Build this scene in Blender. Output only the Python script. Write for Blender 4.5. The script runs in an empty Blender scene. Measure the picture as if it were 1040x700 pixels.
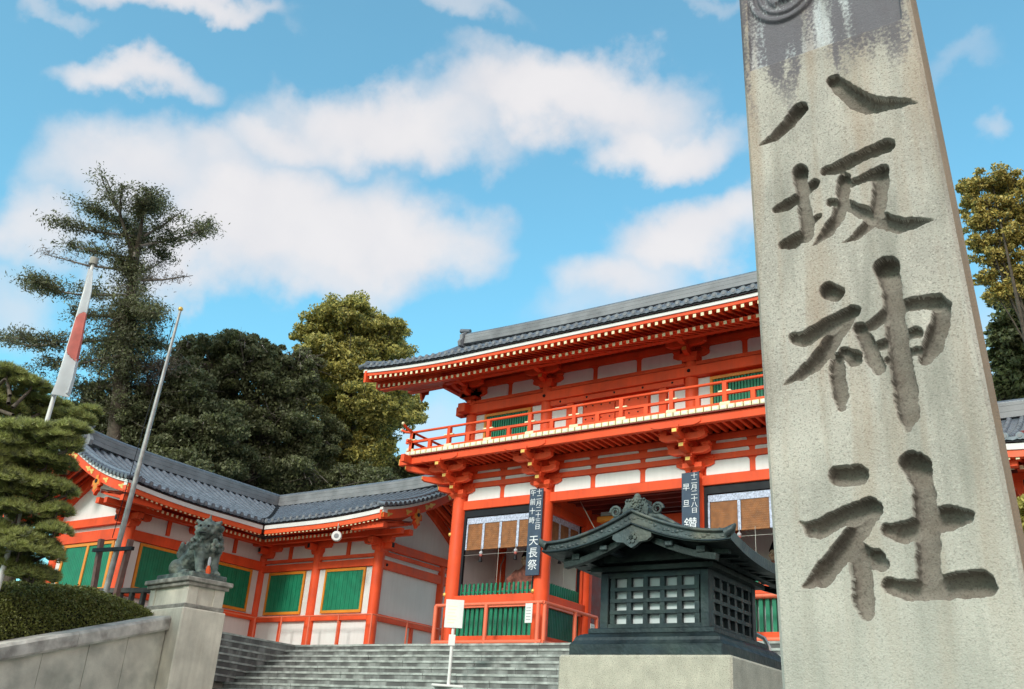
import bpy, bmesh, math, random
import numpy as np
from mathutils import Vector, Matrix
random.seed(7); rng = np.random.default_rng(11)
S = bpy.context.scene
COL = S.collection
R = math.radians

# ------------------------------------------------------------------ camera
FPX, YAW, PITCH, ROLL = 974.37, 0.63098, 0.40633, 0.07123
_c, _s = math.cos(YAW), math.sin(YAW)
_fw = np.array([-_s, _c, 0]); _rt = np.array([_c, _s, 0]); _up = np.array([0, 0, 1.])
CF = _fw*math.cos(PITCH)+_up*math.sin(PITCH); _U = _up*math.cos(PITCH)-_fw*math.sin(PITCH)
CR = _rt*math.cos(ROLL)+_U*math.sin(ROLL); CU = _U*math.cos(ROLL)-_rt*math.sin(ROLL)
cam = bpy.data.cameras.new('camera'); cam.sensor_width = 36; cam.lens = FPX/1040*36
cam.clip_start = 0.05; cam.clip_end = 3000
co = bpy.data.objects.new('camera', cam); COL.objects.link(co)
co.matrix_world = Matrix(((CR[0], CU[0], -CF[0], 0), (CR[1], CU[1], -CF[1], 0), (CR[2], CU[2], -CF[2], 0), (0, 0, 0, 1)))
S.camera = co
def ray(x, y): return CF*FPX+CR*(x-520)-CU*(y-350)
def at(x, y, depth):
    r = ray(x, y); return r*(depth/(CF@r))
def atY(x, y, Y):
    r = ray(x, y); return r*(Y/r[1])

# ------------------------------------------------------------------ world, sun, exposure
SUN_EL, SUN_AZ = 33.0, 176.0     # azimuth clockwise from +Y
S.view_settings.view_transform = 'Standard'; S.view_settings.look = 'None'
S.view_settings.gamma = 1; S.view_settings.use_curve_mapping = False
S.view_settings.exposure = 1.08
W = bpy.data.worlds.new('World'); S.world = W; W.use_nodes = True
def build_world():
    nt = W.node_tree; N = nt.nodes; L = nt.links; N.clear()
    out = N.new('ShaderNodeOutputWorld'); bg = N.new('ShaderNodeBackground'); L.new(bg.outputs[0], out.inputs[0])
    bg.inputs[1].default_value = 0.15
    sky = N.new('ShaderNodeTexSky'); sky.sky_type = 'NISHITA'; sky.sun_disc = False
    sky.sun_elevation = R(SUN_EL); sky.sun_rotation = R(SUN_AZ); sky.air_density = 1.0; sky.dust_density = 1.6; sky.ozone_density = 1.2
    tc = N.new('ShaderNodeTexCoord')
    def vm(op, a, b=None):
        n = N.new('ShaderNodeVectorMath'); n.operation = op
        for i, v in enumerate((a, b)):
            if v is None: continue
            if hasattr(v, 'default_value') or hasattr(v, 'links'): L.new(v, n.inputs[i])
            else: n.inputs[i].default_value = v
        return n
    def mm(op, a, b=None, c=None, clamp=False):
        n = N.new('ShaderNodeMath'); n.operation = op; n.use_clamp = clamp
        for i, v in enumerate((a, b, c)):
            if v is None: continue
            if isinstance(v, (int, float)): n.inputs[i].default_value = v
            else: L.new(v, n.inputs[i])
        return n.outputs[0]
    n1 = N.new('ShaderNodeTexNoise'); n1.inputs['Scale'].default_value = 5.5; n1.inputs['Detail'].default_value = 7; n1.inputs['Roughness'].default_value = .55
    L.new(tc.outputs['Generated'], n1.inputs['Vector'])
    n2 = N.new('ShaderNodeTexNoise'); n2.inputs['Scale'].default_value = 15; n2.inputs['Detail'].default_value = 6
    L.new(tc.outputs['Generated'], n2.inputs['Vector'])
    off = vm('SUBTRACT', n1.outputs['Color'], (.5, .5, .5))
    off2 = vm('SUBTRACT', n2.outputs['Color'], (.5, .5, .5))
    a = vm('SCALE', off.outputs[0]); a.inputs['Scale'].default_value = .16
    b = vm('SCALE', off2.outputs[0]); b.inputs['Scale'].default_value = .07
    d0 = vm('ADD', tc.outputs['Generated'], a.outputs[0]); d1 = vm('ADD', d0.outputs[0], b.outputs[0])
    blobs = [(400, 128, 150, 52, 1), (560, 95, 150, 52, 1.1), (660, 130, 85, 36, 1), (520, 60, 80, 22, .6), (300, 150, 90, 40, .9),
             (140, 195, 130, 55, .85), (225, 178, 90, 42, .8), (300, 235, 190, 75, 1.1), (180, 270, 120, 50, .95), (410, 240, 90, 50, 1), (330, 285, 110, 35, .8),
             (150, 95, 80, 27, .9), (180, 8, 110, 20, .85), (75, 28, 40, 14, .5), (470, 14, 80, 18, .55),
             (690, 235, 95, 50, 1.05), (630, 285, 90, 45, .85), (745, 215, 60, 40, .9), (600, 320, 100, 30, .5),
             (1028, 140, 26, 20, .5), (985, 65, 50, 16, .35), (700, 0, 60, 12, .4),
             (20, 235, 60, 55, .8), (10, 320, 70, 50, .6), (420, 430, 90, 50, .55), (400, 500, 60, 40, .6), (1000, 330, 40, 70, .45), (1030, 400, 60, 40, .5),
             (900, -200, 260, 90, .9), (200, -260, 300, 90, .9), (-400, 150, 260, 110, 1), (1500, 250, 300, 90, 1), (1350, -80, 180, 50, .8), (-250, 420, 200, 70, .8)]
    tot = None
    for (x, y, rx, ry, w) in blobs:
        r = ray(x, y); r = r/np.linalg.norm(r)
        k = (ray(x+1, y)/np.linalg.norm(ray(x+1, y))-r); kx = np.linalg.norm(k); ex = k/kx
        k = (ray(x, y+1)/np.linalg.norm(ray(x, y+1))-r); ky = np.linalg.norm(k); ey = k/ky
        s = vm('SUBTRACT', d1.outputs[0], tuple(r))
        ax = vm('DOT_PRODUCT', s.outputs[0], tuple(ex/(rx*kx))); ay = vm('DOT_PRODUCT', s.outputs[0], tuple(ey/(ry*ky)))
        q = mm('ADD', mm('MULTIPLY', ax.outputs['Value'], ax.outputs['Value']), mm('MULTIPLY', ay.outputs['Value'], ay.outputs['Value']))
        zz = vm('DOT_PRODUCT', tc.outputs['Generated'], tuple(r))
        g = mm('MULTIPLY', mm('MAXIMUM', mm('SUBTRACT', 1.35, q), 0.), w)
        g = mm('MULTIPLY', g, mm('GREATER_THAN', zz.outputs['Value'], 0.0))
        tot = g if tot is None else mm('SMOOTH_MAX', tot, g, .25)
    mr = N.new('ShaderNodeMapRange'); mr.interpolation_type = 'SMOOTHSTEP'; L.new(tot, mr.inputs[0])
    mr.inputs[1].default_value = -.05; mr.inputs[2].default_value = 1.32; mr.inputs[3].default_value = 0; mr.inputs[4].default_value = .93
    # unseen clouds behind the viewer, thickened and warmed to neutralise the ambient tint
    n3 = N.new('ShaderNodeTexNoise'); n3.inputs['Scale'].default_value = 2.2; n3.inputs['Detail'].default_value = 8
    L.new(tc.outputs['Generated'], n3.inputs['Vector'])
    m3 = N.new('ShaderNodeMapRange'); L.new(n3.outputs[0], m3.inputs[0]); m3.inputs[1].default_value = .36; m3.inputs[2].default_value = .54
    back = vm('DOT_PRODUCT', tc.outputs['Generated'], tuple(-CF))
    bk = N.new('ShaderNodeMapRange'); L.new(back.outputs['Value'], bk.inputs[0]); bk.inputs[1].default_value = -.35; bk.inputs[2].default_value = .1
    cl = mm('MAXIMUM', mr.outputs[0], mm('MULTIPLY', m3.outputs[0], bk.outputs[0]))
    # sky tint (teal, clear winter air)
    tint = N.new('ShaderNodeMix'); tint.data_type = 'RGBA'; tint.blend_type = 'MULTIPLY'; tint.inputs[0].default_value = 1
    L.new(sky.outputs[0], tint.inputs[6]); tint.inputs[7].default_value = SKY_TINT
    # cloud colour, softly varied
    dens = mm('ADD', mm('MULTIPLY', tot, .75), mm('MULTIPLY', n2.outputs[0], 1.1))
    cr = N.new('ShaderNodeMapRange'); L.new(dens, cr.inputs[0]); cr.inputs[1].default_value = .6; cr.inputs[2].default_value = 1.7
    cc = N.new('ShaderNodeMix'); cc.data_type = 'RGBA'; L.new(cr.outputs[0], cc.inputs[0]); cc.inputs[6].default_value = CLOUD_A; cc.inputs[7].default_value = CLOUD_B
    cb = N.new('ShaderNodeMix'); cb.data_type = 'RGBA'; L.new(bk.outputs[0], cb.inputs[0]); L.new(cc.outputs[2], cb.inputs[6]); cb.inputs[7].default_value = (4.3, 3.65, 3.45, 1)
    mx = N.new('ShaderNodeMix'); mx.data_type = 'RGBA'; L.new(cl, mx.inputs[0]); L.new(tint.outputs[2], mx.inputs[6]); L.new(cb.outputs[2], mx.inputs[7])
    L.new(mx.outputs[2], bg.inputs[0])
SKY_TINT = (.47, .98, .90, 1)
CLOUD_A = (2.35, 2.32, 2.45, 1); CLOUD_B = (2.85, 2.74, 2.74, 1)
build_world()
sl = bpy.data.lights.new('sun', 'SUN'); sl.energy = 1.25; sl.angle = R(12); sl.color = (1, .95, .88)
so = bpy.data.objects.new('sun', sl); COL.objects.link(so)
_az = R(SUN_AZ); _el = R(SUN_EL)
sd = Vector((math.sin(_az)*math.cos(_el), math.cos(_az)*math.cos(_el), math.sin(_el)))
so.rotation_euler = sd.to_track_quat('Z', 'Y').to_euler()

# ------------------------------------------------------------------ materials
MATS = {}
def mat(name, col, rough=.6, metal=0., var=.15, scale=3., bump=0., bscale=30., stain=None, streak=0., spec=.5, island=0., trans=None, speck=0.):
    m = bpy.data.materials.new(name); m.use_nodes = True; nt = m.node_tree; N = nt.nodes; L = nt.links
    b = N['Principled BSDF']; b.inputs['Roughness'].default_value = rough; b.inputs['Metallic'].default_value = metal
    b.inputs['Specular IOR Level'].default_value = spec
    tc = N.new('ShaderNodeTexCoord'); P = tc.outputs['Object']
    def noise(sc, det=5, vec=None):
        n = N.new('ShaderNodeTexNoise'); n.inputs['Scale'].default_value = sc; n.inputs['Detail'].default_value = det
        L.new(vec if vec is not None else P, n.inputs['Vector']); return n.outputs[0]
    def ramp(src, a, b_, lo=0., hi=1.):
        r = N.new('ShaderNodeMapRange'); L.new(src, r.inputs[0]); r.inputs[1].default_value = a; r.inputs[2].default_value = b_
        r.inputs[3].default_value = lo; r.inputs[4].default_value = hi; return r.outputs[0]
    def mixc(f, a, b_, bt='MIX'):
        x = N.new('ShaderNodeMix'); x.data_type = 'RGBA'; x.blend_type = bt
        for i, v in ((0, f), (6, a), (7, b_)):
            if isinstance(v, (int, float)): x.inputs[i].default_value = v
            elif isinstance(v, tuple): x.inputs[i].default_value = (*v[:3], 1)
            else: L.new(v, x.inputs[i])
        return x.outputs[2]
    c = tuple(col)
    lo = tuple(max(0, v*(1-var)) for v in c); hi = tuple(min(1, v*(1+var)) for v in c)
    cur = mixc(ramp(noise(scale), .32, .68), lo, hi)
    if island:
        g = N.new('ShaderNodeNewGeometry')
        a = tuple(v*(1-island) for v in c); b2 = tuple(min(1, v*(1+island)) for v in c)
        i2 = mixc(g.outputs['Random Per Island'], a, b2)
        cur = mixc(.5, cur, i2)
    if streak:
        mp = N.new('ShaderNodeMapping'); mp.inputs['Scale'].default_value = (6, 6, .5); L.new(P, mp.inputs[0])
        cur = mixc(ramp(noise(2.0, 6, mp.outputs[0]), .45, .75, 0, streak), cur, stain or (.1, .09, .07))
    elif stain:
        cur = mixc(ramp(noise(scale*.7, 8), .5, .72, 0, .8), cur, stain)
    if speck:
        cur = mixc(ramp(noise(110, 2), .54, .66, 0, speck), cur, tuple(v*.35 for v in c))
        cur = mixc(ramp(noise(95, 2), .60, .68, 0, speck*.7), cur, tuple(min(1, v*1.5) for v in c))
    L.new(cur, b.inputs['Base Color'])
    L.new(ramp(noise(scale*2), .3, .7, max(0, rough-.1), min(1, rough+.1)), b.inputs['Roughness'])
    if bump:
        bp = N.new('ShaderNodeBump'); bp.inputs['Strength'].default_value = bump; bp.inputs['Distance'].default_value = .02
        L.new(noise(bscale, 6), bp.inputs['Height']); L.new(bp.outputs[0], b.inputs['Normal'])
    if trans:
        t = N.new('ShaderNodeBsdfTranslucent'); L.new(cur, t.inputs[0]); ms = N.new('ShaderNodeMixShader'); ms.inputs[0].default_value = trans
        o = N['Material Output']; L.new(b.outputs[0], ms.inputs[1]); L.new(t.outputs[0], ms.inputs[2]); L.new(ms.outputs[0], o.inputs[0])
    MATS[name] = m; return m
mat('vermilion', (.79, .092, .026), .58, var=.16, scale=1.7, bump=.15, bscale=14, spec=.3, streak=.22, stain=(.42, .05, .02))
mat('vermilion_end', (.80, .10, .02), .5, var=.1)
mat('salmon_paint', (.80, .17, .085), .45, var=.07)
mat('plaster', (.78, .77, .75), .85, var=.04, scale=1.5, bump=.08, streak=.13, stain=(.45, .42, .38))
mat('green_paint', (.005, .19, .095), .5, var=.15, scale=4)
mat('green_dark', (.003, .11, .055), .5, var=.15, scale=4)
mat('ochre_paint', (.72, .25, .018), .5, var=.1)
mat('gold', (.80, .52, .13), .4, metal=.35, var=.15)
mat('cream_end', (.83, .74, .46), .5, var=.1)
mat('white_paint', (.70, .70, .67), .5, var=.04)
mat('tile', (.135, .155, .185), .26, var=.3, scale=5, bump=.1, island=.25, spec=.6)
mat('tile_pale', (.20, .205, .215), .55, var=.25, scale=2, bump=.15)
mat('eave_white', (.72, .71, .68), .7, var=.06)
mat('black_iron', (.008, .010, .014), .6, var=.2, spec=.3)
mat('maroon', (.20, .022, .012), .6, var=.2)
mat('bamboo', (.30, .125, .045), .7, var=.25, scale=8, bump=.3, bscale=60)
mat('blind_cloth', (.46, .51, .64), .8, var=.35, scale=25)
mat('slate_board', (.035, .06, .10), .6, var=.15, scale=6)
mat('lettering', (.75, .78, .80), .7, var=.04)
mat('bronze', (.018, .031, .036), .48, metal=.35, var=.4, scale=4, bump=.35, bscale=22, stain=(.04, .06, .055))
mat('bronze_dark', (.009, .018, .016), .5, metal=.3, var=.35, scale=4, bump=.3, bscale=25)
mat('bronze_edge', (.04, .056, .058), .5, metal=.25, var=.6, scale=3, bump=.45, bscale=26, stain=(.17, .17, .125))
mat('verdigris', (.115, .145, .13), .62, metal=.2, var=.6, scale=6, bump=.7, bscale=24, stain=(.32, .34, .27))
mat('ornament_bronze', (.055, .075, .07), .6, metal=.2, var=.5, scale=9, bump=.6, bscale=28, stain=(.15, .17, .14))
mat('paper_pane', (.50, .56, .57), .7, var=.06, scale=6)
mat('granite', (.47, .45, .36), .85, var=.16, scale=5, bump=.35, bscale=90, speck=.9, streak=.15, stain=(.22, .19, .13))
mat('stone_pale', (.64, .61, .51), .8, var=.16, scale=2.2, bump=.25, bscale=50, streak=.25, stain=(.34, .30, .23), speck=.2)
mat('stone_cap', (.30, .29, .25), .85, var=.35, scale=5, bump=.35, bscale=50, stain=(.09, .085, .075), speck=.2)
mat('coping', (.52, .50, .45), .85, var=.3, scale=3, bump=.3, bscale=50, stain=(.12, .10, .09), streak=0)
mat('wall_stone', (.57, .555, .47), .8, var=.2, scale=1.8, bump=.3, bscale=45, stain=(.26, .27, .23), speck=.2)
mat('dark_stone', (.07, .07, .065), .9, var=.4, scale=5, bump=.5, bscale=40)
mat('asphalt', (.06, .06, .062), .9, var=.2, scale=8, bump=.2, bscale=80)
mat('gravel', (.30, .28, .24), .95, var=.2, scale=6, bump=.4, bscale=60)
mat('soil', (.10, .085, .05), 1, var=.3, scale=2, bump=.5)
mat('bark', (.10, .08, .06), .95, var=.35, scale=8, bump=.8, bscale=25)
mat('twig', (.20, .17, .15), .95, var=.3, scale=8)
mat('pole_metal', (.36, .36, .35), .5, metal=.4, var=.25, scale=6, streak=.4, stain=(.2, .19, .18))
mat('pole_white', (.72, .72, .70), .45, var=.06)
mat('brown_wood', (.16, .085, .07), .7, var=.25, scale=8)
mat('steel', (.55, .53, .48), .35, metal=.8, var=.1)
mat('cloth_white', (.66, .68, .70), .9, var=.08, trans=.35)
mat('cloth_red', (.62, .20, .17), .9, var=.2, trans=.35)
mat('cloth_orange', (.85, .11, .02), .8, var=.1)
mat('robe', (.20, .07, .05), .9, var=.5, scale=9)
mat('face_paint', (.55, .38, .26), .7, var=.1)
mat('leaf_dark', (.150, .165, .080), .55, var=.4, scale=.8, island=.6, trans=.32)
mat('leaf_mid', (.16, .18, .065), .55, var=.4, scale=.9, island=.6, trans=.35)
mat('leaf_lime', (.50, .45, .125), .55, var=.35, scale=.7, island=.5, trans=.35)
mat('leaf_gold', (.58, .46, .13), .55, var=.3, scale=1.2, island=.5, trans=.25)
mat('leaf_conifer', (.13, .135, .07), .6, var=.5, scale=.7, island=.6, trans=.25)
mat('leaf_dry', (.17, .135, .10), .8, var=.4, scale=1.5, island=.5)
mat('needle', (.32, .35, .105), .5, var=.4, scale=3, island=.6, trans=.15)
mat('hedge_leaf', (.145, .16, .036), .5, var=.4, scale=3, island=.7, trans=.15)
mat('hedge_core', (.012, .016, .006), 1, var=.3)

# stone of the steps: worn pale noses, dark wet-looking risers
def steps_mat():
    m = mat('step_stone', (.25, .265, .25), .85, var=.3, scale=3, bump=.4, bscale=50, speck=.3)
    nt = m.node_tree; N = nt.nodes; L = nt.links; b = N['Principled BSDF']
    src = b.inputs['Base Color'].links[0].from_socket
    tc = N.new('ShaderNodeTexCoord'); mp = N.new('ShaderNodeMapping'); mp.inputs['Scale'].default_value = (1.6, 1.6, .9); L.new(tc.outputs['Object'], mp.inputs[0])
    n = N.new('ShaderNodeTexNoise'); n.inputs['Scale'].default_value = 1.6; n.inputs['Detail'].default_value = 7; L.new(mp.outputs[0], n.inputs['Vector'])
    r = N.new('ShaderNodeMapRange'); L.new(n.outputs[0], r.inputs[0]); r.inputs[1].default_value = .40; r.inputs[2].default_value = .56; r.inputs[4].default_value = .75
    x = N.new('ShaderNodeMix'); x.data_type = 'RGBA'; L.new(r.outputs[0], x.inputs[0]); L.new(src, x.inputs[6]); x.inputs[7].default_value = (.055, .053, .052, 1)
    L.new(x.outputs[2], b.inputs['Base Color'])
steps_mat()
mat('step_nose', (.36, .39, .36), .85, var=.35, scale=5, bump=.4, bscale=50, speck=.3)

# carved pillar stone
def pillar_mat(name, base, cov):
    m = mat(name, base, .88, var=.2, scale=2.6, bump=.3, bscale=150, speck=.6)
    nt = m.node_tree; N = nt.nodes; L = nt.links; b = N['Principled BSDF']
    cur = b.inputs['Base Color'].links[0].from_socket
    tc = N.new('ShaderNodeTexCoord'); P = tc.outputs['Object']
    sx = N.new('ShaderNodeSeparateXYZ'); L.new(P, sx.inputs[0])
    def noise(vec, sc, det=6):
        n = N.new('ShaderNodeTexNoise'); n.inputs['Scale'].default_value = sc; n.inputs['Detail'].default_value = det; L.new(vec, n.inputs['Vector']); return n.outputs[0]
    def mr(src, a, b_, lo=0., hi=1.):
        r = N.new('ShaderNodeMapRange'); L.new(src, r.inputs[0]); r.inputs[1].default_value = a; r.inputs[2].default_value = b_; r.inputs[3].default_value = lo; r.inputs[4].default_value = hi; return r.outputs[0]
    def mul(a, b_):
        n = N.new('ShaderNodeMath'); n.operation = 'MULTIPLY'; L.new(a, n.inputs[0])
        if isinstance(b_, (int, float)): n.inputs[1].default_value = b_
        else: L.new(b_, n.inputs[1])
        return n.outputs[0]
    def mixc(f, a, col):
        x = N.new('ShaderNodeMix'); x.data_type = 'RGBA'; L.new(f, x.inputs[0]); L.new(a, x.inputs[6]); x.inputs[7].default_value = (*col, 1); return x.outputs[2]
    mp = N.new('ShaderNodeMapping'); mp.inputs['Scale'].default_value = (7, 7, .55); L.new(P, mp.inputs[0])
    st = noise(mp.outputs[0], 1.3, 5)
    cur = mixc(mul(mr(st, .47, .68), .42), cur, (.30, .19, .11))           # rust-brown runs
    mp2 = N.new('ShaderNodeMapping'); mp2.inputs['Scale'].default_value = (5, 5, .8); mp2.inputs['Location'].default_value = (3.3, 1, 7); L.new(P, mp2.inputs[0])
    cur = mixc(mul(mr(noise(mp2.outputs[0], 1.5, 6), .47, .68), .65), cur, (.17, .17, .14))  # grey runs
    # greener, paler low down
    cur = mixc(mul(mr(sx.outputs[2], 3.3, 1.9, 0, 1), .45), cur, (.44, .46, .39))
    # black weathering at the top
    top = mr(sx.outputs[2], 4.70, 5.75)
    mp3 = N.new('ShaderNodeMapping'); mp3.inputs['Scale'].default_value = (4.6, 4.6, .9); mp3.inputs['Location'].default_value = (1.25, 0, 0); L.new(P, mp3.inputs[0])
    wn = noise(mp3.outputs[0], 1.5, 7)
    fine = noise(P, 60, 4)
    ad = N.new('ShaderNodeMath'); ad.operation = 'ADD'; L.new(mul(top, .30), ad.inputs[0]); L.new(wn, ad.inputs[1])
    ad2 = N.new('ShaderNodeMath'); ad2.operation = 'ADD'; L.new(ad.outputs[0], ad2.inputs[0]); L.new(mul(fine, .34), ad2.inputs[1])
    cur = mixc(mul(mul(mr(ad2.outputs[0], .76-cov, .86-cov), mr(sx.outputs[2], 4.5, 4.95)), .88), cur, (.105, .095, .11))
    L.new(cur, b.inputs['Base Color'])
pillar_mat('pillar_granite', (.425, .40, .345), 0.)
pillar_mat('panel_granite', (.50, .53, .54), .05)
mat('cut_granite', (.205, .185, .155), .92, var=.2, scale=9, bump=.3, bscale=120, speck=.5, stain=(.15, .125, .10))  # dirt-laden cut stone, darkened further in colour so lit stroke floors stand out
mat('pillar_side', (.47, .31, .185), .85, var=.12, scale=3, bump=.4, bscale=120, speck=.35, streak=.3, stain=(.20, .13, .08))  # brown stain and a side-light effect, both put into this face's colour

# ------------------------------------------------------------------ object helpers
ORG = {}
def tag(o, label=None, cat=None, group=None, kind=None):
    if label: o['label'] = label
    if cat: o['category'] = cat
    if group: o['group'] = group
    if kind: o['kind'] = kind
    return o
def thing(name, loc, label, cat, group=None):
    o = bpy.data.objects.new(name, None); o.empty_display_size = .2; COL.objects.link(o); o.location = loc
    ORG[o.name] = Vector(loc); return tag(o, label, cat, group)
def link_mesh(name, me, parent=None, org=None):
    o = bpy.data.objects.new(name, me); COL.objects.link(o)
    if parent is not None:
        o.parent = parent; ORG[o.name] = ORG[parent.name]
    else:
        ORG[o.name] = Vector(org or (0, 0, 0)); o.location = ORG[o.name]
    return o
class Fr:
    def __init__(s, o, u, n, k=1.): s.o = Vector(o); s.u = Vector(u).normalized(); s.n = Vector(n).normalized(); s.k = k
    def p(s, u, v, z): return s.o+s.u*u*s.k+s.n*v*s.k+Vector((0, 0, z*s.k))
WF = Fr((0, 0, 0), (1, 0, 0), (0, 1, 0))
class MB:
    def __init__(s): s.v = []; s.f = []; s.m = []; s.mats = []; s.sm = []; s.cuts = []
    def cut(s): s.cuts.append((len(s.v), len(s.f)))
    def mi(s, name):
        if name not in s.mats: s.mats.append(name)
        return s.mats.index(name)
    def add(s, vs, fs, m, smooth=False):
        b = len(s.v); s.v += [tuple(v) for v in vs]; k = s.mi(m)
        for f in fs: s.f.append(tuple(i+b for i in f)); s.m.append(k); s.sm.append(smooth)
    def box(s, F, u0, u1, v0, v1, z0, z1, m, bev=0.):
        if bev <= 0:
            vs = [F.p(u, v, z) for z in (z0, z1) for v in (v0, v1) for u in (u0, u1)]
            s.add(vs, [(0, 1, 3, 2), (4, 6, 7, 5), (0, 4, 5, 1), (2, 3, 7, 6), (0, 2, 6, 4), (1, 5, 7, 3)], m); return
        a, b_ = min(u0, u1), max(u0, u1); c, d = min(v0, v1), max(v0, v1); e, g = min(z0, z1), max(z0, z1); q = min(bev, (b_-a)*.4, (d-c)*.4, (g-e)*.4)
        vs = []
        for z, i in ((e, q), (e+q, 0), (g-q, 0), (g, q)):
            for (u, v) in ((a+q+i*0, c), (b_-q, c), (b_, c+q), (b_, d-q), (b_-q, d), (a+q, d), (a, d-q), (a, c+q)):
                uu = min(max(u, a+i), b_-i); vv = min(max(v, c+i), d-i); vs.append(F.p(uu, vv, z))
        fs = [tuple(range(7, -1, -1)), tuple(range(24, 32))]
        for k in range(3):
            for j in range(8): fs.append((k*8+j, k*8+(j+1) % 8, (k+1)*8+(j+1) % 8, (k+1)*8+j))
        s.add(vs, fs, m)
    def beam(s, p0, p1, w, h, m, up=(0, 0, 1)):
        p0 = Vector(p0); p1 = Vector(p1); d = (p1-p0).normalized(); upv = Vector(up)
        sd_ = d.cross(upv).normalized(); uv = sd_.cross(d).normalized()
        vs = []
        for p in (p0, p1):
            for a, b_ in ((-1, -1), (1, -1), (1, 1), (-1, 1)): vs.append(p+sd_*a*w/2+uv*b_*h/2)
        s.add(vs, [(3, 2, 1, 0), (4, 5, 6, 7), (0, 1, 5, 4), (1, 2, 6, 5), (2, 3, 7, 6), (3, 0, 4, 7)], m)
    def tube(s, pts, rad, m, n=10, caps=True, smooth=True):
        pts = [Vector(p) for p in pts]
        if isinstance(rad, (int, float)): rad = [rad]*len(pts)
        vs = []; prev = None
        for i, p in enumerate(pts):
            d = (pts[min(i+1, len(pts)-1)]-pts[max(i-1, 0)]).normalized()
            if prev is None:
                a = Vector((0, 0, 1)) if abs(d.z) < .9 else Vector((1, 0, 0)); x = d.cross(a).normalized()
            else: x = (prev-d*prev.dot(d)).normalized()
            prev = x; y = d.cross(x)
            for k in range(n):
                t = 2*math.pi*k/n; vs.append(p+x*math.cos(t)*rad[i]+y*math.sin(t)*rad[i])
        fs = []
        for i in range(len(pts)-1):
            for k in range(n): fs.append((i*n+k, i*n+(k+1) % n, (i+1)*n+(k+1) % n, (i+1)*n+k))
        s.add(vs, fs, m, smooth)
        if caps:
            s.add(vs[:n], [tuple(range(n-1, -1, -1))], m); s.add(vs[-n:], [tuple(range(n))], m)
    def poly(s, pts, d, m, cap2=None):
        # extrude planar polygon pts by vector d
        pts = [Vector(p) for p in pts]; d = Vector(d); n = len(pts)
        s.add(pts+[p+d for p in pts], [tuple(range(n-1, -1, -1)), tuple(range(n, 2*n))]+[(i, (i+1) % n, (i+1) % n+n, i+n) for i in range(n)], m)
    def fpoly(s, F, uz, v0, v1, m): s.poly([F.p(u, v0, z) for u, z in uz], F.n*(v1-v0), m)
    def sphere(s, c, r, m, n=8, sc=(1, 1, 1)):
        c = Vector(c); vs = []; fs = []
        for i in range(n+1):
            th = math.pi*i/n
            for j in range(2*n):
                ph = math.pi*j/n; vs.append(c+Vector((r*sc[0]*math.sin(th)*math.cos(ph), r*sc[1]*math.sin(th)*math.sin(ph), r*sc[2]*math.cos(th))))
        for i in range(n):
            for j in range(2*n): fs.append((i*2*n+j, i*2*n+(j+1) % (2*n), (i+1)*2*n+(j+1) % (2*n), (i+1)*2*n+j))
        s.add(vs, fs, m, True)
    def build(s, name, parent=None, org=None):
        if s.cuts:      # one object for each marked piece
            marks = [(0, 0)]+s.cuts+[(len(s.v), len(s.f))]; o = None
            for (v0, f0), (v1, f1) in zip(marks, marks[1:]):
                if f1 == f0: continue
                q = MB(); q.v = s.v[v0:v1]; q.f = [tuple(i-v0 for i in f) for f in s.f[f0:f1]]; q.sm = s.sm[f0:f1]
                for k in s.m[f0:f1]: q.m.append(q.mi(s.mats[k]))
                o = q.build(name, parent, org)
            return o
        me = bpy.data.meshes.new(name); o_ = ORG[parent.name] if parent is not None else Vector(org or (0, 0, 0))
        v = np.array(s.v, dtype=float)-np.array(o_)
        me.from_pydata(v.tolist(), [], s.f)
        for k in s.mats: me.materials.append(MATS[k])
        me.polygons.foreach_set('material_index', s.m); me.polygons.foreach_set('use_smooth', s.sm)
        bm = bmesh.new(); bm.from_mesh(me); bmesh.ops.recalc_face_normals(bm, faces=bm.faces); bm.to_mesh(me); bm.free()
        me.update(); return link_mesh(name, me, parent, org)
def rpoly(u0, u1, z0, z1, r):
    """rounded rectangle; r = (bl, br, tr, tl)"""
    out = []
    for (cu, cz, a0, rr) in ((u0, z0, 180, r[0]), (u1, z0, 270, r[1]), (u1, z1, 0, r[2]), (u0, z1, 90, r[3])):
        if rr <= 0: out.append((cu, cz)); continue
        x = cu+rr if cu == u0 else cu-rr; z = cz+rr if cz == z0 else cz-rr
        for k in range(5):
            a = R(a0+k*22.5); out.append((x+rr*math.cos(a), z+rr*math.sin(a)))
    return out

Z0 = 2.486      # level of the shrine terrace above the eye
GZ = -1.6       # street
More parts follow.
